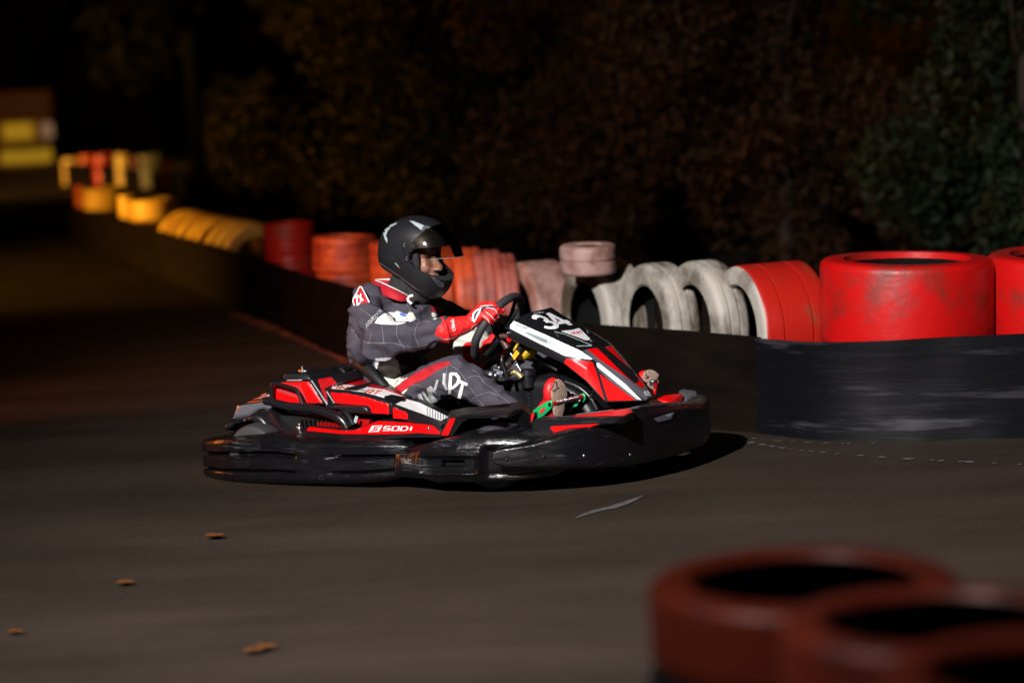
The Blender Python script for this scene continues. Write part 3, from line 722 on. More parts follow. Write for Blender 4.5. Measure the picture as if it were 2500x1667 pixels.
# --- middle pod joining the guards
podv = interp([960, 1000, 1060, 1130, 1200, 1300, 1400], [-.640, -.655, -.68, -.685, -.675, -.63, -.54])
def podx(x, y):
    b = 0
    if 1046 < x < 1181 and 1110 < y < 1147: b -= .012 * min(1, (x - 1046) / 10, (1181 - x) / 6, (y - 1110) / 5, (1147 - y) / 5)
    if 1093 < x < 1148 and 1119 < y < 1136: b -= .03
    b += .010 * math.exp(-((min(abs(x - 1042), abs(x - 1185)) if 1100 < y < 1150 else 99) / 4) ** 2) + .010 * math.exp(-((min(abs(y - 1104), abs(y - 1151)) if 1040 < x < 1188 else 99) / 3.5) ** 2)
    if x > 1186: b -= .034 * min(1, (x - 1186) / 14) * max(0, min(1, (y - 1082) / 16))
    if x < 1035: b -= .004 + .0025 * math.sin(x * .9)
    return b
pod = relief('front_side_pod', [(970, 1099), (983, 1092), (1011, 1091), (1051, 1080), (1106, 1065), (1145, 1058), (1184, 1056), (1226, 1055), (1268, 1056), (1350, 1066), (1390, 1100), (1381, 1147), (1352, 1161), (1268, 1172), (1184, 1177), (1100, 1176), (1079, 1179), (1038, 1168), (972, 1163), (966, 1152), (963, 1133), (967, 1114)],
       lambda x, y: podv(x), .25, 40, .06, M['bumper'], kart, 3.6, podx)
sticker(pod, [(1096, 1121), (1144, 1121), (1150, 1127), (1144, 1135), (1096, 1135), (1091, 1128)], M['decal'], 5, .002)  # the slot's inner shade, painted black over the shallow recess
# --- front bumper
plan = spline([(.42, -.785, 0), (.6, -.775, 0), (.8, -.685, 0), (.95, -.54, 0), (1.05, -.35, 0), (1.11, -.13, 0), (1.13, .08, 0), (1.12, .25, 0), (1.06, .40, 0)], 10)
pxs = [project(KM @ (p + Vector((0, 0, .16))))[0] for p in plan]; im = int(np.argmax(pxs))
fbv = interp(pxs[:im + 1], [p.y for p in plan[:im + 1]])
FB = [(1203, 1110, 1125, fbv(1203)), (1205, 1103, 1132, fbv(1205)), (1210, 1098, 1137, fbv(1210))] + [(px, a, b, fbv(px)) for px, a, b in ((1220, 1094, 1141), (1236, 1091, 1144), (1262, 1087, 1145), (1296, 1081, 1146), (1369, 1061, 1146), (1420, 1048, 1145), (1465, 1036, 1144), (1535, 1011, 1139), (1588, 996, 1130), (1640, 987, 1119), (1680, 983, 1106), (1709, 981, 1096), (1722, 982, 1090))]
FB = st_px(FB); zz = (FB[-1][2], FB[-1][3])
FB += [(1.07, .40, zz[0], zz[1]), (.98, .53, zz[0] - .01, zz[1] - .01), (.83, .64, .07, .22), (.62, .70, .05, .15), (.48, .71, .06, .12)]
fb = sweep('front_bumper', FB, prof_round(.030), M['bumper'], .085)
sticker(fb, z2([(1762, 718), (1800, 748), (1915, 722), (1946, 662), (1900, 670)]), M['grey'], 5, .003)
sticker(fb, z2([(1860, 690), (1905, 700), (1938, 668)]), M['silver'], 5, .004)
scu = [(395, 1075, 560, 1000, 9), (400, 1100, 700, 1010, 14), (430, 1125, 640, 1085, 12), (560, 1140, 800, 1110, 8), (450, 1050, 520, 1020, 8), (840, 1020, 890, 1015, 12), (950, 1010, 990, 1015, 10), (860, 1070, 900, 1075, 7), (1150, 1040, 1165, 1046, 9), (480, 985, 900, 890, 5)]
for bx, by in z2([(488, 1075), (812, 1048), (1160, 1040), (1560, 1030)]):
    v, f = capsule(K(bx, by, fbv(bx) + .002), K(bx, by, fbv(bx) + .012), .008, .008, 12); mesh_obj('bolt', v, f, M['steel'] if bx > 1400 else M['matt'], fb)
# far front corner: red top pads and grey end
def pad(name, pts, mat, d=(0, 0, -.03), bevel=.004): return slab(name, pts, 0, mat, kart, bevel, dirv=Vector(d))
pad('corner_pad', z2([(1795, 545, .12), (1860, 512, .18), (1985, 497, .30), (2015, 508, .30), (1905, 575, .12)]), M['red'])
pad('corner_pad', z2([(1893, 575, .10), (2012, 508, .29), (2030, 528, .30), (2002, 582, .22), (1912, 610, .11)]), M['red'], (-.05, .02, -.01))
pad('corner_guard', z2([(1985, 475, .42), (2022, 458, .50), (2138, 475, .48), (2146, 508, .42), (2082, 568, .30), (2012, 578, .22), (2044, 530, .28)]), M['grey'], (0, 0, -.08), .006)
pad('nose_base', z2([(1640, 600, -.1), (1790, 545, .10), (1905, 610, .08), (1890, 640, -.05), (1640, 660, -.22)]), M['black'], (0, 0, -.1))
# --- floor and chassis
v, f = join([box_geo((.1, 0, .055), (1.6, .62, .012)), box_geo((.85, 0, .07), (.3, .5, .03))]); mesh_obj('floor_tray', v, f, M['matt'], kart, False)
g = [tube_geo([(-.9, s * .3, .08), (-.2, s * .33, .08), (.5, s * .30, .08), (.98, s * .2, .09)], .016, 10) for s in (-1, 1)] + [tube_geo([(-.66, -.6, .13), (-.66, .6, .13)], .02, 10), tube_geo([(.5, -.55, .13), (.5, .55, .13)], .014, 10)]
v, f = join(g); mesh_obj('chassis_frame', v, f, M['brown'], kart)
# --- wheels
def wheel(u, v_, r, w_):
    prof = [(r * .52, -w_ / 2), (r * .8, -w_ / 2), (r * .93, -w_ * .47), (r * .985, -w_ * .38), (r, -w_ * .28)]
    prof += [(r, -.004), (r - .002, 0), (r, .004)] + [(a, -b) for a, b in prof[::-1]] + [(r * .5, w_ * .3), (r * .5, -w_ * .3)]
    vs, fs = lathe_geo(prof, 56, 'y'); o = mesh_obj('wheel', vs, fs, M['rubber'], kart, auto=40); o.location = (u, v_, r)
    pr = [(.02, -w_ * .2), (r * .3, -w_ * .25), (r * .5, -w_ * .45), (r * .54, -w_ * .5), (r * .54, w_ * .5), (r * .5, w_ * .45), (.02, w_ * .2)]
    vs, fs = lathe_geo(pr, 32, 'y'); q = mesh_obj('rim', vs, fs, M['steel'], o, auto=40)
    return o
for u_, v_, r_, w_ in ((-.66, -.53, .128, .2), (-.66, .53, .128, .2), (.503, -.525, .136, .13), (.503, .525, .138, .13)): wheel(u_, v_, r_, w_)
# --- rear: grey panel and wheel fender
rp = relief('rear_panel', z8([(262, 850), (460, 765), (720, 640), (790, 640), (805, 920), (700, 905), (620, 915), (430, 1030), (178, 1062)]), -.40, .25, 4, .01, M['black'], kart, 7)
sticker(rp, z8([(272, 858), (660, 790), (800, 800), (800, 905), (700, 895), (610, 905), (425, 1022), (188, 1055)]), M['grey'], 6)
sticker(rp, z8([(560, 745), (715, 660), (735, 690), (640, 735)]), M['grey'], 6)
for q in ([(275, 838), (440, 768), (720, 700), (785, 688)], [(330, 805), (720, 655)], [(420, 800), (660, 765)]): stroke(rp, z8(q), 1.2, M['orange'])
relief('rear_fender', z8([(112, 1125), (200, 1060), (430, 1030), (560, 950), (640, 925), (740, 950), (800, 1000), (880, 1090), (1100, 1270), (1250, 1400), (900, 1400), (870, 1315), (700, 1165), (600, 1105), (520, 1090), (430, 1105), (320, 1160), (215, 1255), (150, 1240), (108, 1165)]), -.50, .18, 12, .06, M['tank'], kart, 5)
# --- red side panel with the maker's name
sv = interp([1020, 1032, 1050, 1062, 1075], [-.47, -.50, -.56, -.60, -.64])
sp = relief('side_panel', z1([(985, 832), (1008, 812), (1200, 833), (1330, 845), (1420, 840), (1590, 770), (1625, 757), (1760, 745), (1980, 775), (2112, 787), (2196, 868), (2196, 905), (1990, 908), (1500, 930), (1200, 930), (900, 908), (848, 872), (880, 845)]), lambda x, y: sv(y), .06, 5, .012, M['black'], kart, 5)
sticker(sp, z1([(988, 838), (1010, 816), (1200, 838), (1335, 850), (1425, 845), (1600, 775), (1630, 764), (1980, 782), (2108, 794), (2185, 862), (2180, 885), (1990, 872), (1700, 884), (1300, 880), (1000, 852)]), M['red'], 5)
text(sp, 'SODI', z1([(1668, 851), (1928, 853), (1938, 816), (1692, 813)]), .2, M['white'], gap=.3, off=.003)
sticker(sp, z1([(1575, 808), (1670, 805), (1637, 861), (1540, 866)]), M['white'], 5, .003)
stroke(sp, z1([(1655, 816), (1595, 822), (1590, 838), (1622, 834), (1618, 850), (1558, 856)]), 2.2, M['red'], off=.0045)
for a in z1([(925, 835), (2085, 868)]):
    c = K(a[0], a[1], -.56); v, f = join([capsule(c, c + Vector((0, 0, .02)), .007, .007), capsule(c, c + Vector((0, 0, .004)), .014, .014)]); mesh_obj('bolt', v, f, M['steel'], sp)
mirror(sp, 'side_panel')
# --- rear body covers
cr = relief('engine_cover', z8([(796, 462), (1000, 452), (1432, 440), (1702, 838), (1560, 856), (1300, 856), (1040, 830), (850, 800), (788, 745)]), -.42, .30, 10, .015, M['black'], kart, 6)
sticker(cr, z8([(862, 484), (1408, 470), (1620, 803), (1340, 802), (1040, 790), (840, 735), (835, 560)]), M['red'], 6)
for k in range(9):
    x = 850 + k * 47; stroke(cr, z8([(x + 20, 500 + k * 3), (x + 60, 600), (x + 130, 640 + k * 18 if k < 7 else 780)]), 1.6, M['grey'], off=.0022)
stroke(cr, z8([(1436, 452), (1690, 830)]), 2.6, M['silver'], off=.003)  # highlight of the rounded edge, painted on as a pale line
slab('air_box', z8([(992, 350, -.38), (1020, 342, -.38), (1340, 342, -.38), (1385, 350, -.38), (1420, 384, -.38), (1422, 442, -.39), (992, 444, -.39)]), .26, M['tank'], kart, .012, 4)
slab('air_box_lid', z8([(1385, 330, -.30), (1640, 318, -.22), (1640, 380, -.24), (1480, 432, -.34), (1400, 432, -.36)]), .16, M['matt'], kart, .006)
bc = K1(z8, 1300, 300, -.30)
v, f = join([tube_geo([bc - Vector((0, 0, .01)), bc + Vector((0, 0, .016))], .004, 8), ellipsoid(bc + Vector((0, 0, .018)), (.005, .005, .005), None, 10), box_geo(bc + Vector((.004, 0, .002)), (.045, .012, .005)), capsule(bc - Vector((0, 0, .01)), bc - Vector((0, 0, .004)), .014, .010)])
mesh_obj('air_box_screw', v, f, M['steel'], kart)
stroke(cr, z8([(1010, 452), (1290, 447)]), 1.5, M['white'], off=.002)
cs = relief('cover_step', z8([(1436, 440), (1760, 386), (1862, 495), (1800, 560), (1790, 815), (1700, 838)]), lambda x, y: -.36 + (-.06) * (y - 920) / 70, .25, 4, .004, M['black'], kart, 5)
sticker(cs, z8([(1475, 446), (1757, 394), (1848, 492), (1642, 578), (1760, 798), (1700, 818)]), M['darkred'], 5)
stroke(cs, z8([(1810, 470), (1770, 560)]), 1.4, M['red'], off=.002)
cd = relief('side_cover', z1([(1160, 488), (1300, 488), (1450, 512), (1600, 552), (1747, 597), (1748, 716), (1560, 708), (1400, 700), (1250, 690), (1180, 640)]), -.46, .28, 5, .012, M['black'], kart, 5)
sticker(cd, z1([(1200, 506), (1350, 516), (1550, 556), (1722, 602), (1726, 700), (1570, 690), (1548, 640), (1500, 620), (1242, 600)]), M['red'], 5)
stroke(cd, z1([(1168, 495), (1235, 600)]), 2.2, M['silver'], off=.002)
relief('cover_ledge', z1([(1150, 632), (1240, 622), (1480, 620), (1530, 628), (1552, 655), (1562, 700), (1400, 700), (1300, 668), (1180, 650)]), -.485, .06, 5, .012, M['tank'], kart, 4)
ct = slab('top_cover', z1([(1168, 482, -.465), (1262, 427, -.30), (1480, 446, -.30), (1690, 478, -.32), (1862, 540, -.37), (1870, 562, -.42), (1748, 604, -.472), (1600, 556, -.472), (1450, 515, -.47), (1300, 492, -.468)]), 0, M['black'], kart, .003, dirv=Vector((0, 0, -.05)))
sticker(ct, z1([(1182, 474), (1268, 433), (1480, 452), (1685, 482), (1850, 541), (1760, 570), (1700, 552), (1680, 556), (1500, 508), (1300, 482)]), M['white'], 5)
for w_, q, m_ in (('INK', [(1248, 472), (1400, 490), (1425, 465), (1272, 450)], 'orange'), ('RT', [(1510, 512), (1618, 528), (1660, 497), (1545, 484)], 'orange')): text(ct, w_, z1(q), .24, M[m_], gap=.25)
for q in ([(1400, 488), (1440, 492), (1470, 472), (1500, 498), (1530, 506)], [(1430, 482), (1480, 488), (1520, 492)], [(1450, 474), (1475, 470), (1490, 484)]): stroke(ct, z1(q), 1.0, M['decal'], off=.0022)
sticker(ct, z1([(1680, 545), (1750, 528), (1840, 545), (1862, 560), (1748, 598), (1700, 585)]), M['decal'], 5, .003)
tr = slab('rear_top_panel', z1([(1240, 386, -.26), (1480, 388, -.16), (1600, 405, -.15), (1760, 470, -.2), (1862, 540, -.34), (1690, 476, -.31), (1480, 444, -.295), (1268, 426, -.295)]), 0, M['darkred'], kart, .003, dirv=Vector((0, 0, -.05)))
sticker(tr, z1([(1275, 400), (1400, 398), (1385, 408), (1290, 408)]), M['faded'], 4)
fs_ = relief('lower_side_cover', z1([(1754, 622), (1770, 612), (2000, 716), (2195, 795), (2190, 835), (2108, 785), (1900, 765), (1762, 748)]), -.50, .2, 4, .01, M['black'], kart, 5)
sticker(fs_, z1([(1762, 642), (1900, 692), (2062, 755), (1900, 746), (1766, 736)]), M['red'], 5)
ft = slab('front_top_cover', z1([(1768, 614, -.505), (1880, 560, -.37), (2000, 595, -.37), (2275, 726, -.42), (2230, 790, -.5), (2192, 796, -.53)]), 0, M['black'], kart, .003, dirv=Vector((0, 0, -.05)))
sticker(ft, z1([(1785, 613), (1882, 567), (2000, 600), (2262, 728), (2190, 762)]), M['white'], 5)
for k in range(9):
    x = 2068 + 24 * k; stroke(ft, z1([(x, 640 + k * 11), (x + 3, 715 + k * 8)]), 1.2 + .12 * k, M['decal'], off=.0022)
for o in (cr, cd, fs_): mirror(o)
# dark body under the covers, engine with fins, exhaust tubes
v, f = join([box_geo((-.45, -.30, .17), (.75, .22, .18)), box_geo((-.52, -.38, .2), (.3, .14, .14))] + [box_geo((-.5 + .022 * k, -.45, .2), (.008, .05, .12)) for k in range(8)])
mesh_obj('engine', v, f, M['matt'], kart, False, [('BEVEL', dict(width=.003, segments=1))])
q = K1(z8, 1780, 1190, -.46)
v, f = join([box_geo(q + Vector((.014 * (k - 4), 0, .0)), (.006, .06, .045)) for k in range(9)] + [tube_geo([q + Vector((-.07, .02, 0)), q + Vector((.07, .02, 0))], .016, 12), ellipsoid(q + Vector((.0, .04, .035)), (.045, .03, .02)), box_geo(q + Vector((.13, .03, .01)), (.1, .04, .05))])
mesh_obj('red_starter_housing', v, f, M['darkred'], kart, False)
q = K1(z8, 2150, 1070, -.50); v, f = box_geo(q, (.014, .004, .03), Matrix.Rotation(R(25), 3, 'Y')); mesh_obj('warning_tag', v, f, M['silver'], kart, False)
def tb(name, f_, pts, r, mat, parent=kart, **kw): return tube(name, [K1(f_, *p) for p in pts], r, mat, parent, **kw)
tb('guard_hoop', z8, [(812, 745, -.47), (806, 640, -.47), (808, 540, -.47), (850, 495, -.47), (1000, 530, -.47), (1160, 580, -.475), (1215, 620, -.48), (1265, 730, -.49), (1305, 850, -.50)], .0085, M['black'], n=5)
tb('side_bar', z8, [(690, 775, -.49), (830, 800, -.49), (1050, 850, -.50), (1300, 885, -.505), (1560, 930, -.51), (1750, 985, -.515), (1870, 1040, -.52), (1960, 1120, -.52), (2010, 1215, -.52)], [.016, .018, .018, .017, .019, .02, .021, .021, .021], M['black'], n=5, seg=14)
tb('exhaust_bend', z8, [(1900, 880, -.47), (1990, 960, -.48), (2060, 1060, -.49), (2110, 1170, -.5)], .016, M['black'])
# --- fuel tank between the legs and floor side box
relief('fuel_tank', z2([(345, 402), (500, 392), (700, 378), (760, 352), (900, 352), (1010, 395), (1120, 455), (1220, 540), (1290, 640), (1290, 760), (330, 760), (330, 500)]), -.02, .18, 26, .04, M['tank'], kart, 5,
       lambda x, y: -.014 * math.exp(-((x - 1300) / 2.2) ** 2) - .018 * math.exp(-((x - 1281 - (y - 925) * .05) / 14) ** 2 - ((y - 980) / 28) ** 2))
tb('tank_ridge', z2, [(1000, 400, -.05), (1120, 450, -.05), (1220, 540, -.05), (1275, 640, -.05)], .012, M['tank'])
fl = relief('floor_side_box', z2([(706, 736), (720, 727), (1100, 725), (1480, 710), (1480, 760), (1300, 780), (960, 868), (890, 885), (706, 840)]), -.52, .10, 4, .01, M['black'], kart, 5)
sticker(fl, z2([(866, 800), (880, 786), (1100, 772), (1300, 763), (1180, 802), (960, 856), (905, 838)]), M['red'], 5)
fo = slab('floor_edge_cover', z2([(930, 706, -.50), (1080, 680, -.40), (1540, 626, -.32), (1600, 660, -.38), (1500, 706, -.50)]), 0, M['black'], kart, .003, dirv=Vector((0, 0, -.03)))
sticker(fo, z2([(1060, 705), (1100, 690), (1543, 636), (1588, 660), (1508, 694), (1090, 707)]), M['red'], 5)
stroke(fo, z2([(1090, 685), (1540, 628)]), 1.0, M['silver'], off=.002)
# --- front wheel fender
ff = slab('front_fender', z2([(-84, 865, -.63), (-2, 712, -.63), (150, 684, -.63), (490, 690, -.66), (560, 640, -.63), (625, 632, -.58), (700, 690, -.48), (700, 842, -.48), (612, 838, -.52), (600, 780, -.55), (490, 712, -.64), (165, 722, -.63), (105, 748, -.63), (15, 872, -.63)]), .2, M['matt'], kart, .004, dirv=Vector((-.108, .2, 0)))
slab('fender_top', z2([(-2, 706, -.625), (150, 676, -.625), (492, 690, -.66), (616, 634, -.58), (590, 610, -.48), (530, 612, -.42), (150, 655, -.42)]), 0, M['tank'], kart, .004, dirv=Vector((0, 0, -.012)))
sticker(ff, [(1078, 1062), (1099, 1022), (1112, 1020), (1094, 1062)], M['red'], 5)
# --- seat
seat = []; path = spline([(-.02, 0, .12), (-.12, 0, .09), (-.28, 0, .08), (-.40, 0, .13), (-.46, 0, .27), (-.50, 0, .44)], 6); vs, fs = [], []
for i, p in enumerate(path):
    t = (path[min(i + 1, len(path) - 1)] - path[max(0, i - 1)]).normalized(); nn = Vector((-t.z, 0, t.x)) * -1
    if nn.x < 0 and nn.z < 0: nn = -nn
    lift = .13 * math.sin(math.pi * min(1, (i + 3) / (len(path) + 4))) + .02; hw = .205 - .03 * (i / len(path))
    for j in range(17):
        a = (j - 8) / 8; vs.append(p + nn * lift * abs(a) ** 3 + Vector((0, hw * math.sin(a * math.pi / 2 * .98), 0)))
for i in range(len(path) - 1):
    for j in range(16): a = i * 17 + j; fs.append((a, a + 1, a + 18, a + 17))
mesh_obj('seat', vs, fs, M['matt'], kart, True, [('SOLIDIFY', dict(thickness=.012))])
tb('seat_edge', z5, [(150, 925, -.05), (185, 895, -.10), (235, 900, -.15), (295, 935, -.18), (370, 1010, -.20), (435, 1080, -.21), (500, 1140, -.21)], [.018, .025, .030, .031, .029, .026, .02], M['matt'], n=5, seg=14)
tb('seat_stay', z5, [(-20, 1005, -.02), (100, 975, -.02), (190, 935, -.02)], .012, M['matt'])
# --- steering: column, wheel with spokes
WC = K1(z4, 640, 480, 0); wa = Vector((.53, 0, .848)); wb = Vector((0, -1, 0)); wn = Vector((-.848, 0, .53)); WR = .165
def wp(phi, r=WR, n=0): return WC + (wa * math.cos(R(phi)) + wb * math.sin(R(phi))) * r + wn * n
rim = tube('steering_wheel', [wp(a, WR * (1 if abs(((a + 30) % 360) - 180) > 40 else .93)) for a in range(0, 360, 15)], .0185, M['rubber'], kart, closed=True, n=3, seg=14)
for a in (60, -120, 180, -15): tube('spoke', [wp(a, .03, -.03), wp(a, .09, -.02), wp(a, .155, 0)], .009, M['steel'] if a == 180 else M['matt'], rim)
v, f = capsule(WC - wn * .035, WC - wn * .01, .035, .03); mesh_obj('hub', v, f, M['matt'], rim)
tube('steering_column', [WC - wn * .03, WC - wn * .18, WC - wn * .34], .011, M['matt'], kart)
tb('column_sleeve', z4, [(680, 560, .0), (740, 665, .0)], .016, M['brown'])
tb('fairing_stay', z4, [(830, 300, .02), (780, 390, -.02), (730, 470, -.08)], .008, M['steel'])
# --- mechanical bits ahead of the wheel
tb('hose', z7, [(440, 1100, -.16), (425, 1180, -.17), (450, 1270, -.17), (490, 1380, -.17), (515, 1480, -.17)], .009, M['black'])
tb('hose', z7, [(350, 1250, -.12), (280, 1290, -.13), (245, 1380, -.13), (235, 1490, -.13)], .008, M['black'])
q = K1(z7, 380, 1400, -.15); v, f = join([box_geo(q, (.05, .04, .045), Matrix.Rotation(R(15), 3, 'Y')), box_geo(q + Vector((-.005, 0, .028)), (.035, .034, .02)), capsule(q + Vector((-.04, 0, 0)), q + Vector((-.1, 0, .0)), .022, .018), capsule(q + Vector((0, -.02, 0)), q + Vector((0, -.03, 0)), .014, .012)])
mesh_obj('carburettor', v, f, M['steel'], kart, False, [('BEVEL', dict(width=.003, segments=2))])
tb('carburettor_clamp', z7, [(520, 1400, -.12), (620, 1360, -.10), (700, 1400, -.1), (740, 1450, -.1)], .013, M['brass'])
q = K1(z7, 840, 1420, -.06); v, f = join([cyl_geo(q + Vector((0, 0, -.05)), .03, .03, .055), cyl_geo(q + Vector((0, 0, .006)), .037, .035, .022)]); mesh_obj('filler_cap', v, f, M['tank'], kart, auto=40)
tb('clamp_strap', z7, [(505, 1270, -.10), (600, 1140, -.1), (700, 1010, -.1), (750, 940, -.1)], [.02, .016, .016, .014], M['matt'])
q = K1(z7, 515, 1255, -.13); v, f = join([capsule(q, q + Vector((0, -.02, 0)), .012, .012), capsule(q, q + Vector((0, -.006, 0)), .02, .02)]); mesh_obj('bolt', v, f, M['steel'], kart)
tb('shift_rod', z7, [(660, 1235, -.1), (700, 1290, -.1), (730, 1340, -.1)], .006, M['steel'])
tb('shift_rod', z7, [(565, 1060, -.12), (600, 1110, -.12)], .005, M['steel'])
ya = relief('overflow_bottle', z7([(670, 900), (720, 905), (780, 930), (860, 940), (955, 1000), (900, 1090), (840, 1160), (740, 1180), (680, 1150), (640, 1060), (612, 1010)]), -.05, .05, 14, .035, M['yellow'], kart, 4)
tb('bottle_band', z7, [(755, 930, -.10), (715, 1000, -.105), (670, 1080, -.10)], .010, M['matt'])
slab('label_tag', z7([(650, 1010, -.125), (706, 1060, -.125), (625, 1170, -.125), (588, 1110, -.125)]), .004, M['ylabel'], kart, 0)
tb('wiring', z7, [(400, 780, -.05), (560, 800, -.05), (650, 850, -.05), (760, 900, -.05)], .012, M['brown'])
q = K1(z7, 545, 845, -.1); v, f = box_geo(q, (.018, .015, .014), Matrix.Rotation(R(30), 3, 'Y')); mesh_obj('red_switch', v, f, M['red'], kart, False)
q = K1(z7, 530, 1430, -.1); tb('cable', z7, [(120, 1400, -.1), (280, 1440, -.1), (420, 1500, -.1)], .012, M['matt'])
# --- pedals
def plate(name, pts, v, d, mat, holes=()):
    return slab(name, [(p[0], p[1], v) for p in z2(pts)], d, mat, kart, .003)
pg = plate('green_pedal', [(712, 648), (830, 572), (862, 560), (885, 572), (884, 612), (862, 645), (800, 700), (768, 718), (738, 715)], -.265, .012, M['green'])
sticker(pg, z2([(770, 655), (818, 615), (826, 640), (785, 680)]), M['shoered'], 4)
sticker(pg, [(p[0], p[1]) for p in arc(*z2([(862, 596)])[0][:2], 4, 5.5, 0, 350)], M['decal'], 3)
sticker(pg, z2([(726, 668), (752, 655), (758, 700), (748, 705)]), M['decal'], 4)
a, b = K1(z2, 885, 590, -.255), K1(z2, 1140, 530, -.085)
rod = tube('pedal_bar', [a, a.lerp(b, .5), b], .011, M['darkred'], kart, n=3)
for k in range(13):
    c = a.lerp(b, .12 + k * .06); v, f = lathe_geo([(.0105, -.0015), (.0145, -.0015), (.0145, .0015), (.0105, .0015)], 14, 'z')
    rt = (b - a).to_track_quat('Z', 'Y').to_matrix(); mesh_obj('ring', [rt @ p + c for p in v], f, M['steel'], rod)
plate('green_pedal', [(1110, 512), (1150, 498), (1172, 515), (1172, 555), (1150, 580), (1120, 588), (1130, 545)], -.08, .012, M['green'])
plate('green_pedal', [(972, 625), (990, 610), (1030, 622), (1050, 600), (1105, 590), (1100, 612), (1060, 622), (1042, 668), (1010, 690), (978, 690), (968, 650)], -.13, .012, M['green'])
# --- nose fairing
FS = [[(737, 562, .19), (745, 470, .188), (800, 400, .18), (880, 352, .135), (960, 322, .10)],
      [(1000, 684, .178), (1030, 600, .175), (1100, 532, .168), (1169, 490, .120), (1220, 470, .08)],
      [(1280, 816, .168), (1290, 742, .165), (1450, 690, .142), (1500, 655, .095), (1550, 640, .06)],
      [(1480, 975, .168), (1500, 860, .160), (1562, 772, .125), (1620, 745, .085), (1680, 735, .055)],
      [(1600, 1105, .160), (1650, 1000, .135), (1800, 966, .092), (1840, 935, .062), (1870, 925, .04)],
      [(1690, 1186, .150), (1800, 1184, .12), (2052, 1174, .055), (2080, 1152, .032), (2095, 1145, .018)]]
rows = []
for s in FS:
    near = [K1(z4, x, y, -w_) for x, y, w_ in s]; far = [Vector((p.x, -p.y, p.z)) for p in near[::-1]]; rows.append(near + far)
dense = []; nc = len(rows[0])
for i in range(len(rows) - 1):
    for k in range(6):
        dense.append([rows[i][j].lerp(rows[i + 1][j], k / 6) for j in range(nc)])
dense.append(rows[-1]); vs = [p for r_ in dense for p in r_]; fs = []
for i in range(len(dense) - 1):
    for j in range(nc - 1): a = i * nc + j; fs.append((a, a + 1, a + nc + 1, a + nc))
o1 = len(vs); fs.append(tuple((len(dense) - 1) * nc + j for j in range(nc)))
fa = mesh_obj('front_fairing', vs, fs, M['black'], kart, True, [('SOLIDIFY', dict(thickness=.008, offset=-1)), ('BEVEL', dict(width=.003, segments=2, limit_method='ANGLE', angle_limit=R(22)))], auto=32)
Z4, Z7 = z4, z7
sticker(fa, z4([(803, 406), (1100, 538), (1450, 696), (1556, 770), (1530, 776), (1290, 738), (1000, 598), (748, 468)]), M['white'], 5)
sticker(fa, z7([(760, 705), (900, 735), (1090, 800), (1400, 965), (1790, 1130), (1560, 1095), (1440, 1052), (1000, 850), (860, 780)]), M['silver'], 4, .0020)
for k in range(22):
    x, y = 812 + k * 15.5, 716 + k * 6.2; stroke(fa, z7([(x, y), (x + 2, y + 20 + min(k, 14) * 2.2)]), .9, M['decal'], off=.0028)
stroke(fa, z7([(1430, 1040), (1500, 1000), (1550, 1085)]), 2.2, M['bwhite'], off=.0028)
sticker(fa, z4([(1462, 688), (1570, 668), (1745, 645), (1850, 768), (2098, 1085), (2140, 1150), (2056, 1168), (1800, 960), (1562, 774)]), M['grey'], 5)
sticker(fa, z4([(1500, 676), (1745, 650), (1850, 775), (2046, 985), (2038, 1058), (1800, 895), (1640, 790)]), M['red'], 5, .0020)
sticker(fa, z4([(1592, 662), (1668, 655), (1935, 880), (1992, 965), (1985, 998), (1950, 1000), (1890, 950)]), M['matt'], 5, .0028)
sticker(fa, z4([(1745, 648), (1765, 650), (1850, 760), (2050, 1000), (2046, 1010), (1840, 775)]), M['grey'], 5, .0029)
sticker(fa, z4([(1303, 764), (1553, 798), (1600, 920), (1670, 1165), (1600, 1085), (1500, 978), (1284, 806)]), M['red'], 5)
sticker(fa, z4([(1590, 860), (1625, 880), (2006, 1160), (1968, 1166), (1700, 960)]), M['grey'], 5)
sticker(fa, z4([(1622, 912), (1965, 1164), (1704, 1170), (1665, 1050)]), M['red'], 5, .002)
sticker(fa, z4([(1590, 810), (1612, 808), (1860, 1005), (2024, 1163), (1985, 1156), (1600, 848)]), M['white'], 5, .003)
sticker(fa, z7([(1365, 710), (1560, 690), (1655, 660), (1832, 830), (1820, 855), (1760, 858)]), M['white'], 5, .002)
stroke(fa, z7([(1262, 714), (1440, 765), (1700, 870), (1860, 942)]), 1.6, M['silver'], off=.002)
stroke(fa, z7([(1262, 714), (1330, 805)]), 1.3, M['grey'], off=.0022)
stroke(fa, z7([(1615, 950), (1850, 944)]), 1.8, M['silver'], off=.002)
stroke(fa, z7([(1760, 660), (1800, 740)]), 1.6, M['silver'], off=.002)
text(fa, 'INKART', z7([(1535, 762), (1712, 748), (1692, 712), (1520, 732)]), .22, M['red'], off=.003)
text(fa, '34', z7([(1158, 672), (1548, 592), (1222, 428), (905, 488)]), .23, M['white'], gap=.16, off=.002, step=.08)
text(fa, 'SODI', z7([(945, 440), (1100, 415), (1082, 400), (930, 424)]), .22, M['faded'], off=.002)
text(fa, 'SODIKART', z7([(640, 610), (836, 682), (852, 660), (624, 587)]), .2, M['decal'], off=.003)
sticker(fa, z4([(2038, 1082), (2084, 1078), (2104, 1118), (2062, 1124)]), M['white'], 4, .003)
stroke(fa, z4([(2082, 1088), (2054, 1092), (2060, 1103), (2082, 1100), (2088, 1112), (2062, 1116)]), 1.3, M['decal'], off=.004)
for x, y, v_ in ((752, 528, -.19), (1548, 604, -.03), (1798, 832, -.02)):
    c = K1(z4, x, y, v_); v, f = join([capsule(c + Vector((0, -.006, .004)), c, .006, .010)]); mesh_obj('fastener', v, f, M['steel'], fa)
tb('fairing_bracket', z4, [(1560, 1075, -.13), (1565, 1110, -.12), (1540, 1130, -.1)], .008, M['steel'])
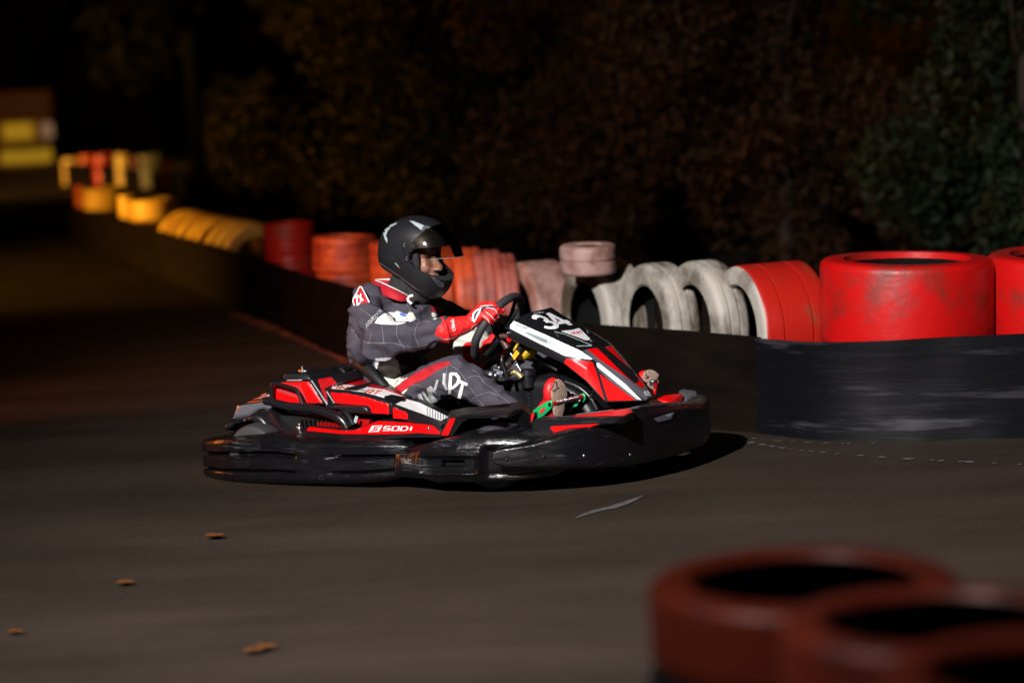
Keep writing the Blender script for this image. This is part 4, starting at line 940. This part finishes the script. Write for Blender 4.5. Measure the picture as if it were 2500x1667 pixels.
# ================================================================ the driver
pers = empty('person', KM, 'driver in grey racing suit, red gloves and matt black helmet, gripping the wheel', 'person')
Kq = lambda f_, x, y, v: K1(f_, x, y, v)
HC = K(1017, 625, 0)                                   # helmet centre
SH, EL, WRI = Kq(z5, 285, 425, -.21), Kq(z5, 480, 680, -.33), Kq(z5, 1040, 565, -.26)
SHf, ELf, WRf = Vector((-.24, .20, .69)), Vector((.0, .31, .52)), Kq(z5, 1250, 790, .10)
PEL, CHE = Vector((-.27, 0, .26)), Kq(z5, 440, 640, 0)
HIP, KNE, ANK = Vector((-.20, -.13, .29)), Kq(z5, 1140, 990, -.27), Kq(z5, 1700, 1380, -.24)
HIf, KNf, ANf = Vector((-.20, .13, .27)), Vector((.36, .27, .42)), Vector((.76, .26, .24))
NEK = Kq(z5, 560, 230, 0)
WRh = Kq(z5, 1290, 490, -.20)
def fold(dirn, freq, amp, seed):
    def g(co, n):
        q = Vector(co) * freq; a = noise.noise(q + Vector((seed, 0, 0))) ; b = noise.noise(q * 2.3 + Vector((0, seed, 0)))
        return amp * (abs(a) * -1.5 + .35 + .4 * b)
    return g
# body: one continuous surface under the clothes, with the face
hx = KMI.to_3x3() @ Vector((math.cos(R(-33)), math.sin(R(-33)), 0)); hs = Vector((0, 0, 1)).cross(hx)   # helmet forward and left, kart space
def HP(f_, s, h): return HC + hx * f_ + hs * s + Vector((0, 0, h))
hr = Matrix((hx, hs, Vector((0, 0, 1)))).transposed()
body = blob('body', [capsule(PEL, CHE, .11, .12), capsule(CHE, NEK - Vector((0, 0, .05)), .12, .06), capsule(NEK - Vector((0, 0, .08)), HC, .055, .05), capsule(SH, EL, .04, .035), capsule(EL, WRI, .035, .026), capsule(SHf, ELf, .04, .035), capsule(ELf, WRf, .035, .026), capsule(SH, SHf, .05, .05),
     capsule(HIP, KNE, .06, .05), capsule(KNE, ANK, .045, .035), capsule(HIf, KNf, .06, .05), capsule(KNf, ANf, .045, .035), capsule(WRI, WRh, .022, .02),
     ellipsoid(HP(0, 0, .01), (.095, .074, .12), hr), ellipsoid(HP(.055, 0, -.05), (.05, .05, .05), hr),
     capsule(HP(.092, 0, -.005), HP(.122, 0, -.052), .010, .016, 12), ellipsoid(HP(.112, -.014, -.058), (.010, .009, .008), hr), ellipsoid(HP(.112, .014, -.058), (.010, .009, .008), hr),
     ellipsoid(HP(.068, -.036, -.042), (.028, .030, .034), hr), ellipsoid(HP(.068, .036, -.042), (.028, .030, .034), hr), ellipsoid(HP(.088, 0, .03), (.014, .055, .012), hr), capsule(HP(.094, -.02, -.088), HP(.094, .02, -.088), .008, .008, 12)], M['skin'], pers, .005, 3)
for s in (-1, 1):
    v, f = ellipsoid(HP(.083, s * .032, .002), (.012, .014, .009), hr); mesh_obj('eye', v, f, M['eye'], pers)
    v, f = tube_geo([HP(.094, s * .014, .021), HP(.096, s * .03, .028), HP(.086, s * .05, .022)], .004, 8); mesh_obj('eyebrow', v, f, M['eye'], pers)
# suit
def sfold(co, n):
    q = Vector(co); a = noise.noise(Vector((q.x * 9, q.y * 9, q.z * 17))); b = noise.noise(Vector((q.x * 26 + 5, q.y * 26, q.z * 34)))
    return .018 * (.42 - abs(a) * 2.0) + .003 * b
suit = blob('racing_suit', [ellipsoid(Vector((-.28, 0, .27)), (.19, .19, .14)), ellipsoid(CHE + Vector((0, 0, -.03)), (.145, .185, .17), Matrix.Rotation(R(12), 3, 'Y')), capsule(PEL + Vector((.02, 0, .05)), CHE, .15, .155), capsule(CHE, NEK - Vector((0, 0, .05)), .15, .075), ellipsoid(Kq(z5, 735, 520, 0), (.11, .15, .14), Matrix.Rotation(R(-20), 3, 'Y')), ellipsoid(Kq(z5, 540, 1010, -.06), (.15, .13, .12)),
     capsule(SH + Vector((.01, 0, 0)), EL, .086, .078), capsule(EL, WRI, .076, .053), capsule(SH, SHf, .075, .075), capsule(SH, NEK, .07, .05), ellipsoid(Kq(z5, 310, 280, -.13), (.075, .08, .07)), capsule(SHf, NEK, .07, .05), capsule(SHf, ELf, .08, .07), capsule(ELf, WRf, .068, .055),
     capsule(HIP, KNE, .10, .082), capsule(KNE, ANK, .082, .062), capsule(HIf, KNf, .10, .08), capsule(KNf, ANf, .075, .06), ellipsoid(EL + Vector((-.03, 0, -.03)), (.085, .07, .06)), ellipsoid(Kq(z5, 260, 700, -.2), (.06, .09, .09))], M['suit'], pers, .0065, 5, sfold)
BV.clear()
st = lambda q, w_=.85, m='seam', off=.002: stroke(suit, z5(q), w_, M[m], off=off, curve=True)
sticker(suit, z5([(372, 505), (400, 460), (450, 420), (510, 402), (560, 405), (620, 430), (680, 470), (770, 465), (720, 490), (660, 505), (600, 520), (520, 522), (440, 518)]), M['bwhite'], 4, .003)
sticker(suit, z5([(565, 395), (590, 390), (680, 425), (700, 400), (735, 405), (765, 460), (700, 470), (650, 450), (600, 430)]), M['cream'], 4, .002)
sticker(suit, z5([(608, 405), (660, 415), (680, 442), (640, 445), (615, 430)]), M['blue'], 4, .004)
sticker(suit, z5([(905, 350), (960, 335), (1025, 390), (1000, 412), (940, 400), (905, 370)]), M['clothred'], 4, .003)
sticker(suit, z5([(920, 400), (985, 425), (960, 470), (935, 475), (915, 420)]), M['cream'], 4, .003)
text(suit, 'ARROXX', z5([(298, 556), (440, 392), (420, 372), (280, 526)]), .17, M['faded'], gap=.28, off=.004)
for q in ([(230, 365), (300, 410), (370, 470)], [(440, 520), (448, 600), (460, 690)], [(590, 520), (580, 600), (610, 680), (650, 740), (665, 815)], [(815, 470), (770, 540), (755, 620), (785, 700), (805, 765)], [(190, 615), (240, 660), (295, 690), (400, 690), (480, 700)],
          [(300, 695), (420, 700), (540, 695), (660, 725), (780, 730), (900, 705), (1015, 685)], [(700, 460), (800, 480), (905, 495)], [(680, 320), (700, 370), (720, 400)], [(800, 330), (825, 380), (840, 450)], [(885, 360), (905, 420), (925, 480)],
          [(470, 790), (478, 830)], [(345, 590), (320, 690)], [(140, 570), (180, 580)], [(440, 300), (520, 290), (600, 330)], [(1000, 590), (1010, 640), (1015, 690)]): st(q)
# side panels: cream and red, at the hip
sticker(suit, z5([(372, 925), (480, 905), (560, 915), (610, 950), (640, 1010), (655, 1050), (545, 1128), (500, 1080), (430, 990)]), M['cream'], 4, .003)
sticker(suit, z5([(380, 840), (560, 830), (600, 880), (610, 940), (560, 910), (480, 900), (372, 920)]), M['faded'], 4, .002)  # duller band: shade under the arm painted into the cream panel
sticker(suit, z5([(555, 1132), (660, 1050), (760, 985), (880, 925), (1000, 880), (1075, 872), (1110, 890), (1060, 915), (960, 965), (860, 1040), (740, 1090), (630, 1165)]), M['clothred'], 4, .004)
stroke(suit, z5([(548, 1128), (650, 1050), (755, 982)]), 1.6, M['bwhite'], off=.005)
sticker(suit, z5([(630, 1168), (690, 1125), (680, 1150), (640, 1188)]), M['cream'], 4, .004)
# leg lettering, seams
T = lambda q, w_, m='bwhite', off=.004: stroke(suit, z5(q), w_, M[m], off=off)
T([(1085, 1240), (1092, 1120), (1100, 985)], 7.5); T([(1098, 988), (1150, 992), (1178, 1030), (1168, 1080), (1125, 1118), (1085, 1128)], 6.5, off=.0045); T([(1085, 1200), (1130, 1245)], 7, off=.005)
T([(1165, 1050), (1260, 1095)], 7); T([(1215, 1080), (1190, 1180), (1165, 1285)], 8, off=.0045)
T([(1040, 985), (1035, 1080), (1065, 1140)], 7, 'faded'); T([(975, 1045), (950, 1130), (935, 1150)], 6, 'faded'); T([(890, 1120), (910, 1200), (985, 1300)], 11, 'faded'); T([(800, 1180), (825, 1250)], 9, 'faded', .0045)
T([(1000, 1200), (960, 1180), (900, 1110)], 7, 'faded', .005); T([(830, 1160), (880, 1230), (960, 1310)], 6, 'faded', .0055)
for q in ([(1080, 900), (1060, 960), (1065, 1060), (1050, 1200), (1085, 1290), (1220, 1375)], [(1085, 900), (1180, 965), (1260, 1080), (1340, 1200), (1445, 1335)], [(1480, 1110), (1600, 1220), (1700, 1300)], [(1290, 1255), (1330, 1210), (1430, 1175), (1490, 1170), (1590, 1215)], [(1160, 1150), (1220, 1180), (1285, 1230)],
          [(1260, 1030), (1320, 1010), (1380, 1020)], [(900, 1010), (980, 960), (1060, 920)], [(690, 1110), (780, 1095), (850, 1120)], [(1300, 950), (1360, 990), (1420, 1080), (1480, 1110)]): st(q)
for q in ([(1000, 1170), (1050, 1240), (1090, 1290)], [(1180, 1115), (1060, 1200), (1000, 1310)]): stroke(suit, z7(q), 1.1, M['seam'], off=.002)
# epaulettes, collar
def ring_loft(name, loops, mat, thick=.006, parent=pers, closed=True, edge=None):
    n = len(loops[0]); vs = [p for l in loops for p in l]; fs = []
    for i in range(len(loops) - 1):
        for k in range(n if closed else n - 1): fs.append((i * n + k, i * n + (k + 1) % n, (i + 1) * n + (k + 1) % n, (i + 1) * n + k))
    o = mesh_obj(name, vs, fs, mat, parent, True, [('SOLIDIFY', dict(thickness=thick, offset=0))])
    if edge:
        v, f = tube_geo(loops[-1], .0035, 8, closed); mesh_obj('piping', v, f, edge, o)
    return o
def loopz(cfun, n=28): return [cfun(2 * math.pi * k / n) for k in range(n)]
nb = Kq(z5, 540, 250, 0); nt_ = Kq(z5, 560, 150, 0)
def coll(c, ru, rv, tilt): return lambda a: c + Vector((math.cos(a) * ru, math.sin(a) * rv, -math.cos(a) * tilt))
def half(pts, n=4):
    near = [Kq(z5, *q) for q in pts]; far = [Vector((a.x, -a.y, a.z)) for a in near[1:-1]][::-1]
    return spline(near + far, n, True)
ring_loft('collar', [half([(335, 200, 0), (395, 222, -.09), (500, 258, -.15), (610, 295, -.135), (700, 300, -.08), (760, 330, 0)]), half([(350, 150, 0), (415, 175, -.085), (520, 215, -.135), (625, 262, -.12), (705, 282, -.07), (765, 310, 0)]), half([(385, 92, 0), (440, 120, -.07), (530, 162, -.115), (640, 218, -.10), (715, 258, -.06), (770, 292, 0)])], M['clothred'], edge=M['bwhite'])
blob('balaclava', [capsule(nb + Vector((.015, 0, -.05)), HC + Vector((-.025, 0, -.09)), .086, .082), capsule(nb + Vector((.07, 0, -.03)), HC + Vector((.03, 0, -.12)), .07, .07)], M['balac'], pers, .007, 4, lambda co, n: .004 * noise.noise(Vector(co) * 35))
def epaulette(s):
    pts = [(165, 280), (200, 215), (235, 155), (275, 215), (320, 308), (262, 355), (205, 392), (180, 340)]
    V, F, _ = cdt(z5(pts), 5); vs = []
    for p in V:
        t = (p.y - 702) / 55.; vs.append(K(p.x, p.y, -.215 - .03 * math.sin(math.pi * min(1, max(0, t))) - .05 * t))
    n = len(vs); o = mesh_obj('epaulette', vs, [tuple(f) for f in F], M['clothred'], pers, True, [('SOLIDIFY', dict(thickness=.006, offset=0))])
    e = z5([(205, 392), (180, 340), (165, 280), (200, 215), (235, 155), (275, 215), (320, 308)])
    tube('piping', [K(x, y, -.222 - .03 * math.sin(math.pi * min(1, max(0, (y - 702) / 55))) - .05 * (y - 702) / 55) for x, y in e], .003, M['bwhite'], o, n=3)
    return o
ep = epaulette(-1)
text(ep, 'ZX', z5([(205, 330), (265, 290), (240, 225), (178, 265)]), .24, M['bwhite'], gap=.2, off=.003)
tube('throat_ring', [Kq(z5, 740, 240, -.12), Kq(z5, 705, 250, -.125), Kq(z5, 690, 285, -.125), Kq(z5, 725, 320, -.12)], .006, M['bwhite'], pers)
# --- helmet
Sx = 1 / 475 * .93
def ol(p): x, y = z6([p])[0]; return ((x - 1017) * Sx, (625 - y) / 560)
OUT = [ol(p) for p in [(1300, 560), (1240, 360), (1060, 180), (800, 92), (580, 118), (400, 190), (235, 330), (180, 500), (160, 680), (170, 850), (400, 1010), (640, 1180), (860, 1340), (1030, 1412), (1190, 1280), (1275, 1080), (1290, 820)]]
ang = [math.atan2(h, f_) for f_, h in OUT]; rad = [math.hypot(f_, h) for f_, h in OUT]
ordr = np.argsort(ang); aa = np.array(ang)[ordr]; rr = np.array(rad)[ordr]
aa = np.concatenate([aa - 2 * math.pi, aa, aa + 2 * math.pi]); rr = np.concatenate([rr] * 3)
def Rr(a):
    return float(sum(np.interp(a + d, aa, rr) for d in (-.12, -.06, 0, .06, .12)) / 5)
HW = .128
def hshape(a, t, k=1.0, dh=0, up=0):
    c = math.cos(t * math.pi / 2) ** .62; s = HW * math.sin(t * math.pi / 2); r = Rr(a) * c
    # narrower towards chin and crown spoiler
    s *= 1 - .12 * max(0, -math.sin(a)) * c
    return HP((math.cos(a) * r) * k, s * k, (math.sin(a) * r) * k)
na, ntt = 96, 48; vs, fs = [], []
for j in range(1, ntt):
    for i in range(na): vs.append(hshape(2 * math.pi * i / na, -1 + 2 * j / ntt))
for j in range(ntt - 2):
    for i in range(na): fs.append((j * na + i, j * na + (i + 1) % na, (j + 1) * na + (i + 1) % na, (j + 1) * na + i))
fs += [tuple(range(na)), tuple((ntt - 2) * na + i for i in range(na))]
helm = mesh_obj('helmet', vs, fs, [M['helmet'], M['lining']], pers, True)
# outer minus inner cavity minus eye port minus neck opening
ivs = [HC + (v - HC) * .84 for v in vs]
inner = mesh_obj('cut', ivs, fs, M['lining'], pers)
pp = [(.05, .03), (.085, .045), (.26, .048), (.26, -.125), (.185, -.118), (.139, -.086), (.10, -.066), (.062, -.042), (.043, -.01)]
pv = [HP(f_, s * .3, h) for s in (-1, 1) for f_, h in pp]; n = len(pp)
port = mesh_obj('cut', pv, [tuple(range(n)), tuple(range(2 * n - 1, n - 1, -1))] + [(i, (i + 1) % n, (i + 1) % n + n, i + n) for i in range(n)], M['lining'], pers, False)
nv, nf = capsule(HP(-.02, 0, -.03), HP(-.03, 0, -.32), .088, .115, 32); neck = mesh_obj('cut', nv, nf, M['lining'], pers)
for c_ in (inner, port, neck):
    m_ = helm.modifiers.new('b', 'BOOLEAN'); m_.operation = 'DIFFERENCE'; m_.object = c_; m_.solver = 'EXACT'
bake(helm)
for c_ in (inner, port, neck): bpy.data.objects.remove(c_)
bm = bmesh.new(); bm.from_mesh(helm.data)
for e in bm.edges:
    if len(e.link_faces) == 2 and e.calc_face_angle(0) > R(38): e.smooth = False
for f_ in bm.faces: f_.smooth = True
bm.to_mesh(helm.data); bm.free()
BV.pop(helm.name, None)
H = lambda q, m, off=.0015, s=4: sticker(helm, z6(q), M[m], s, off)
H([(622, 182), (690, 195), (850, 258), (822, 285), (808, 330), (700, 245)], 'silver')
H([(840, 262), (900, 262), (960, 290), (1020, 330), (940, 312), (870, 300), (838, 345), (818, 330), (825, 290)], 'grey', .002)
H([(225, 318), (300, 265), (435, 212), (430, 232), (340, 285), (290, 350), (272, 420), (290, 470), (285, 525), (250, 460), (228, 390)], 'silver')
for k in range(7):
    a = z6([(262 + 14 * k, 405 - 22 * k), (292 + 10 * k, 412 - 22 * k)]); stroke(helm, a, 1.2, M['decal'], off=.0025)
H([(500, 480), (560, 462), (620, 480), (740, 560), (700, 640), (690, 740), (740, 850), (700, 872), (600, 800), (530, 690), (500, 560)], 'matt', .003)
H([(515, 490), (560, 472), (612, 490), (722, 565), (685, 640), (676, 740), (700, 850), (610, 790), (545, 685), (512, 560)], 'grey', .0015)
stroke(helm, z6([(500, 490), (505, 570), (545, 700), (620, 810), (700, 872)]), 1.3, M['matt'], off=.003)
stroke(helm, z6([(510, 540), (560, 690), (640, 800), (700, 860)]), .7, M['seam'], off=.0025)
for cx_, cy_, r_ in ((570, 550, 44), (600, 760, 36), (650, 800, 20)):
    c = z6([(cx_, cy_)])[0]; stroke(helm, arc(c[0], c[1], r_ / 6.3, r_ / 5.6, 0, 350, 16), 1.6, M['matt'], True, off=.004); stroke(helm, arc(c[0], c[1], r_ / 10, r_ / 9, 100, 260, 8), .9, M['seam'], off=.0045)
stroke(helm, z6([(165, 820), (300, 910), (500, 1050), (640, 1160), (760, 1240)]), .8, M['seam'], off=.002)
stroke(helm, z6([(300, 520), (400, 690), (520, 850), (640, 960)]), 1.4, M['matt'], off=.002, curve=True)
stroke(helm, z6([(620, 470), (760, 425), (900, 385), (1000, 352)]), .8, M['matt'], off=.003)
stroke(helm, z6([(410, 825), (462, 885)]), 1.8, M['silver'], off=.003); stroke(helm, z6([(465, 890), (485, 912)]), 1.8, M['clothred'], off=.003)
H([(960, 1035), (1050, 1090), (1150, 1150), (1140, 1200), (1080, 1180), (1010, 1100)], 'grey', .0015); H([(985, 1060), (1060, 1110), (1130, 1160), (1090, 1165), (1030, 1110)], 'matt', .0025)
text(helm, 'SPARCO', z6([(1130, 462), (1250, 462), (1240, 425), (1122, 422)]), .24, M['silver'], off=.003)
# raised smoked visor, a shell on the ear pivots
vs, fs = [], []; NA, NT = 22, 40; piv = HP(.01, 0, .02); rot = Matrix.Rotation(0, 3, hs)
def vis(ai, tj, k):
    t = -1 + 2 * tj / NT; t *= .80; up_ = 1 - ai / NA                           # ai=0 top edge ... NA bottom edge
    a = R(47 - 48 * ai / NA); c = math.cos(t * math.pi / 2) ** .55
    flare = 1.03 + .24 * (ai / NA) ** 1.3 * c ** 1.5
    p = Rr(max(a, R(5))) * c * flare * k; s = (HW + .006) * math.sin(t * math.pi / 2)
    q = HP(math.cos(a) * p, s, math.sin(a) * p + .0)
    return q
for k in (1.0, .985):
    for i in range(NA + 1):
        for j in range(NT + 1): vs.append(vis(i, j, k))
n1 = (NA + 1) * (NT + 1)
for i in range(NA):
    for j in range(NT):
        a = i * (NT + 1) + j; q = (a, a + 1, a + NT + 2, a + NT + 1); fs += [q, tuple(x + n1 for x in q[::-1])]
for j in range(NT):
    for r0 in (0, NA * (NT + 1)): a = r0 + j; fs.append((a, a + 1, a + 1 + n1, a + n1))
mesh_obj('visor', vs, fs, M['visor'], helm, auto=50)
for nm, row, m_, r_ in (('visor_edge', NA, 'seam', .0012),):
    v, f = tube_geo([vis(row, j, 1.0) for j in range(4, NT - 3)], r_, 6); mesh_obj(nm, v, f, M[m_], helm)
# --- gloves
ch = join([ellipsoid(HP(.025, s_ * .080, -.02), (.045, .020, .085), hr) for s_ in (-1, 1)] + [ellipsoid(HP(.06, 0, .075), (.06, .09, .03), hr)]); mesh_obj('padding', ch[0], ch[1], M['lining'], helm)
def glove(name, wrist0, wrist1, phi, side):
    c = wp(phi); er = (c - WC).normalized(); tg = (wa * -math.sin(R(phi)) + wb * math.cos(R(phi))).normalized()
    cv, cf = tube_geo([wrist0 + ((wrist1 - wrist0).normalized().orthogonal().normalized() * math.cos(a_) + (wrist1 - wrist0).normalized().cross((wrist1 - wrist0).normalized().orthogonal().normalized()) * math.sin(a_)) * .056 for a_ in [2 * math.pi * i_ / 24 for i_ in range(24)]], .006, 8, True)
    gs = [(cv, cf), capsule(wrist0, wrist1, .056, .036), capsule(wrist1, c + er * .01 + wn * .035 - tg * 0, .032, .036)]
    pd = (wrist1 - (c + wn * .03)).normalized()
    for k in range(4):
        off = tg * (k - 1.5) * .021 * side; rk = (.0115, .0125, .012, .0105)[k]; ext = (.0, .006, .004, -.004)[k]
        def P(ang, d): return c + off + (er * math.cos(R(ang)) + wn * math.sin(R(ang))) * d
        j0, j1, j2, j3 = P(82, .040 + ext), P(28, .041 + ext), P(-35, .031), P(-95, .028)
        gs += [capsule(c + off * .9 + pd * .05 + wn * .03, j0, .015, .014, 12), capsule(j0, j1, .0135, rk, 12), capsule(j1, j2, rk, rk * .95, 12), capsule(j2, j3, rk * .95, rk * .85, 12)]
    def P(ang, d): return c - tg * .048 * side + (er * math.cos(R(ang)) + wn * math.sin(R(ang))) * d
    gs += [capsule(c + wn * .035 + pd * .03 - tg * .02 * side, P(130, .042), .016, .015, 12), capsule(P(130, .042), P(185, .036), .014, .0125, 12), capsule(P(185, .036), P(235, .03), .0125, .011, 12)]
    gs += [ellipsoid(c + wn * .042 + pd * .032, (.034, .038, .026))]
    return blob(name, gs, M['glove'], pers, .0042, 2, lambda co, n: .0025 * noise.noise(Vector(co) * 60))
gr = glove('glove', Kq(z5, 1045, 570, -.26), Kq(z5, 1270, 510, -.195), 56, 1)
BV.clear()
gS = lambda q, m, w_=1.1, off=.002: stroke(gr, z5(q), w_, M[m], off=off, curve=True)
sticker(gr, z5([(1300, 480), (1310, 410), (1345, 375), (1395, 355), (1370, 420), (1325, 500)]), M['bwhite'], 3, .002)
sticker(gr, z5([(1318, 470), (1325, 415), (1355, 385), (1375, 375), (1345, 430), (1322, 480)]), M['gblack'], 3, .003)
sticker(gr, z5([(1385, 375), (1420, 345), (1480, 338), (1560, 350), (1540, 362), (1470, 352), (1420, 372), (1390, 400)]), M['gblack'], 3, .002)
gS([(1375, 345), (1430, 338), (1500, 335)], 'bwhite', 1.2); gS([(1440, 355), (1510, 370), (1550, 420), (1560, 480)], 'bwhite', 1.4); gS([(1430, 395), (1480, 430), (1520, 480)], 'bwhite', 1.2); gS([(1405, 430), (1460, 480), (1480, 550)], 'bwhite', 1.2)
gS([(1030, 665), (1150, 640), (1230, 590), (1290, 565), (1310, 530), (1360, 515), (1395, 525)], 'bwhite', 1.2)
gS([(1080, 480), (1075, 560), (1090, 650)], 'gblack', 1.0); gS([(1155, 470), (1170, 510), (1250, 570)], 'gblack', 1.2)
text(gr, 'SPARCO', z5([(1100, 480), (1118, 580), (1142, 575), (1125, 468)]), .2, M['bwhite'], gap=.25, off=.003)
gl = glove('glove', Kq(z5, 1275, 800, .10), Kq(z5, 1370, 870, .12), -128, -1)
BV.clear()
for q in ([(1370, 735), (1430, 712), (1495, 700)], [(1530, 745), (1570, 760), (1600, 800)]): stroke(gl, z5(q), 1.3, M['bwhite'], off=.002)
fsl = blob('suit_sleeve', [capsule(ELf.lerp(WRf, .35), Kq(z5, 1245, 780, .10), .074, .062)], M['cream'], pers, .006, 4, sfold)
# --- shoes
def shoe(c, toe, heel, wdt, name='shoe'):
    """upright foot: sole turned forward"""
    up = (toe - heel).normalized(); L = (toe - heel).length; fw = Vector((.92, -.38, 0)); fw = (fw - up * fw.dot(up)).normalized(); sd = up.cross(fw)
    rt = Matrix((fw, sd, up)).transposed()
    o = blob(name, [ellipsoid(toe - up * .055 - fw * .016, (.034, wdt, .06), rt), ellipsoid(heel + up * .045 - fw * .02, (.034, wdt * .75, .05), rt), capsule(toe - up * .06 - fw * .02, heel + up * .04 - fw * .03, .034, .032), capsule(heel + up * .05 - fw * .04, heel + up * .0 - fw * .06 + Vector((-.05, 0, -.03)), .036, .038)], M['shoered'], pers, .005, 3)
    vs = []; N = 40
    for s in (0, 1):
        for k in range(N):
            a = 2 * math.pi * k / N; x = math.cos(a); z = math.sin(a)
            wd = wdt * (.98 if z > 0 else .74) * (1 - .12 * math.exp(-((z + .1) / .25) ** 2))
            vs.append(toe.lerp(heel, .5) + up * (z * L * .5) + sd * (x * wd) + fw * (.022 + .012 * s - .012 * z * z * (z > 0)))
    fs = [tuple(range(N)), tuple(range(2 * N - 1, N - 1, -1))] + [(k, (k + 1) % N, (k + 1) % N + N, k + N) for k in range(N)]
    so = mesh_obj('sole', vs, fs, M['sole'], o, True, [('BEVEL', dict(width=.003, segments=2, limit_method='ANGLE'))], auto=40)
    return o, so
s1, so1 = shoe(None, Kq(z2, 915, 372, -.20), Kq(z2, 895, 722, -.22), .046)
BV.clear()
stroke(so1, z2([(880, 470), (905, 400), (918, 395), (922, 440), (940, 450), (915, 462), (895, 480), (885, 470)]), 1.6, M['decal'], off=.002)
s2, so2 = shoe(None, Kq(z2, 1690, 302, .25), Kq(z2, 1745, 480, .25), .046)
stroke(so2, z2([(1675, 350), (1695, 330), (1705, 350), (1720, 355), (1700, 370), (1680, 365)]), 1.6, M['decal'], off=.002)
q = Kq(z2, 1765, 405, .2); v, f = box_geo(q, (.02, .05, .022)); mesh_obj('brake_pedal', v, f, M['steel'], kart, False, [('BEVEL', dict(width=.003, segments=2))])
tb('brake_pedal_arm', z2, [(1790, 410, .2), (1778, 470, .2), (1770, 530, .18)], .008, M['darkred'])
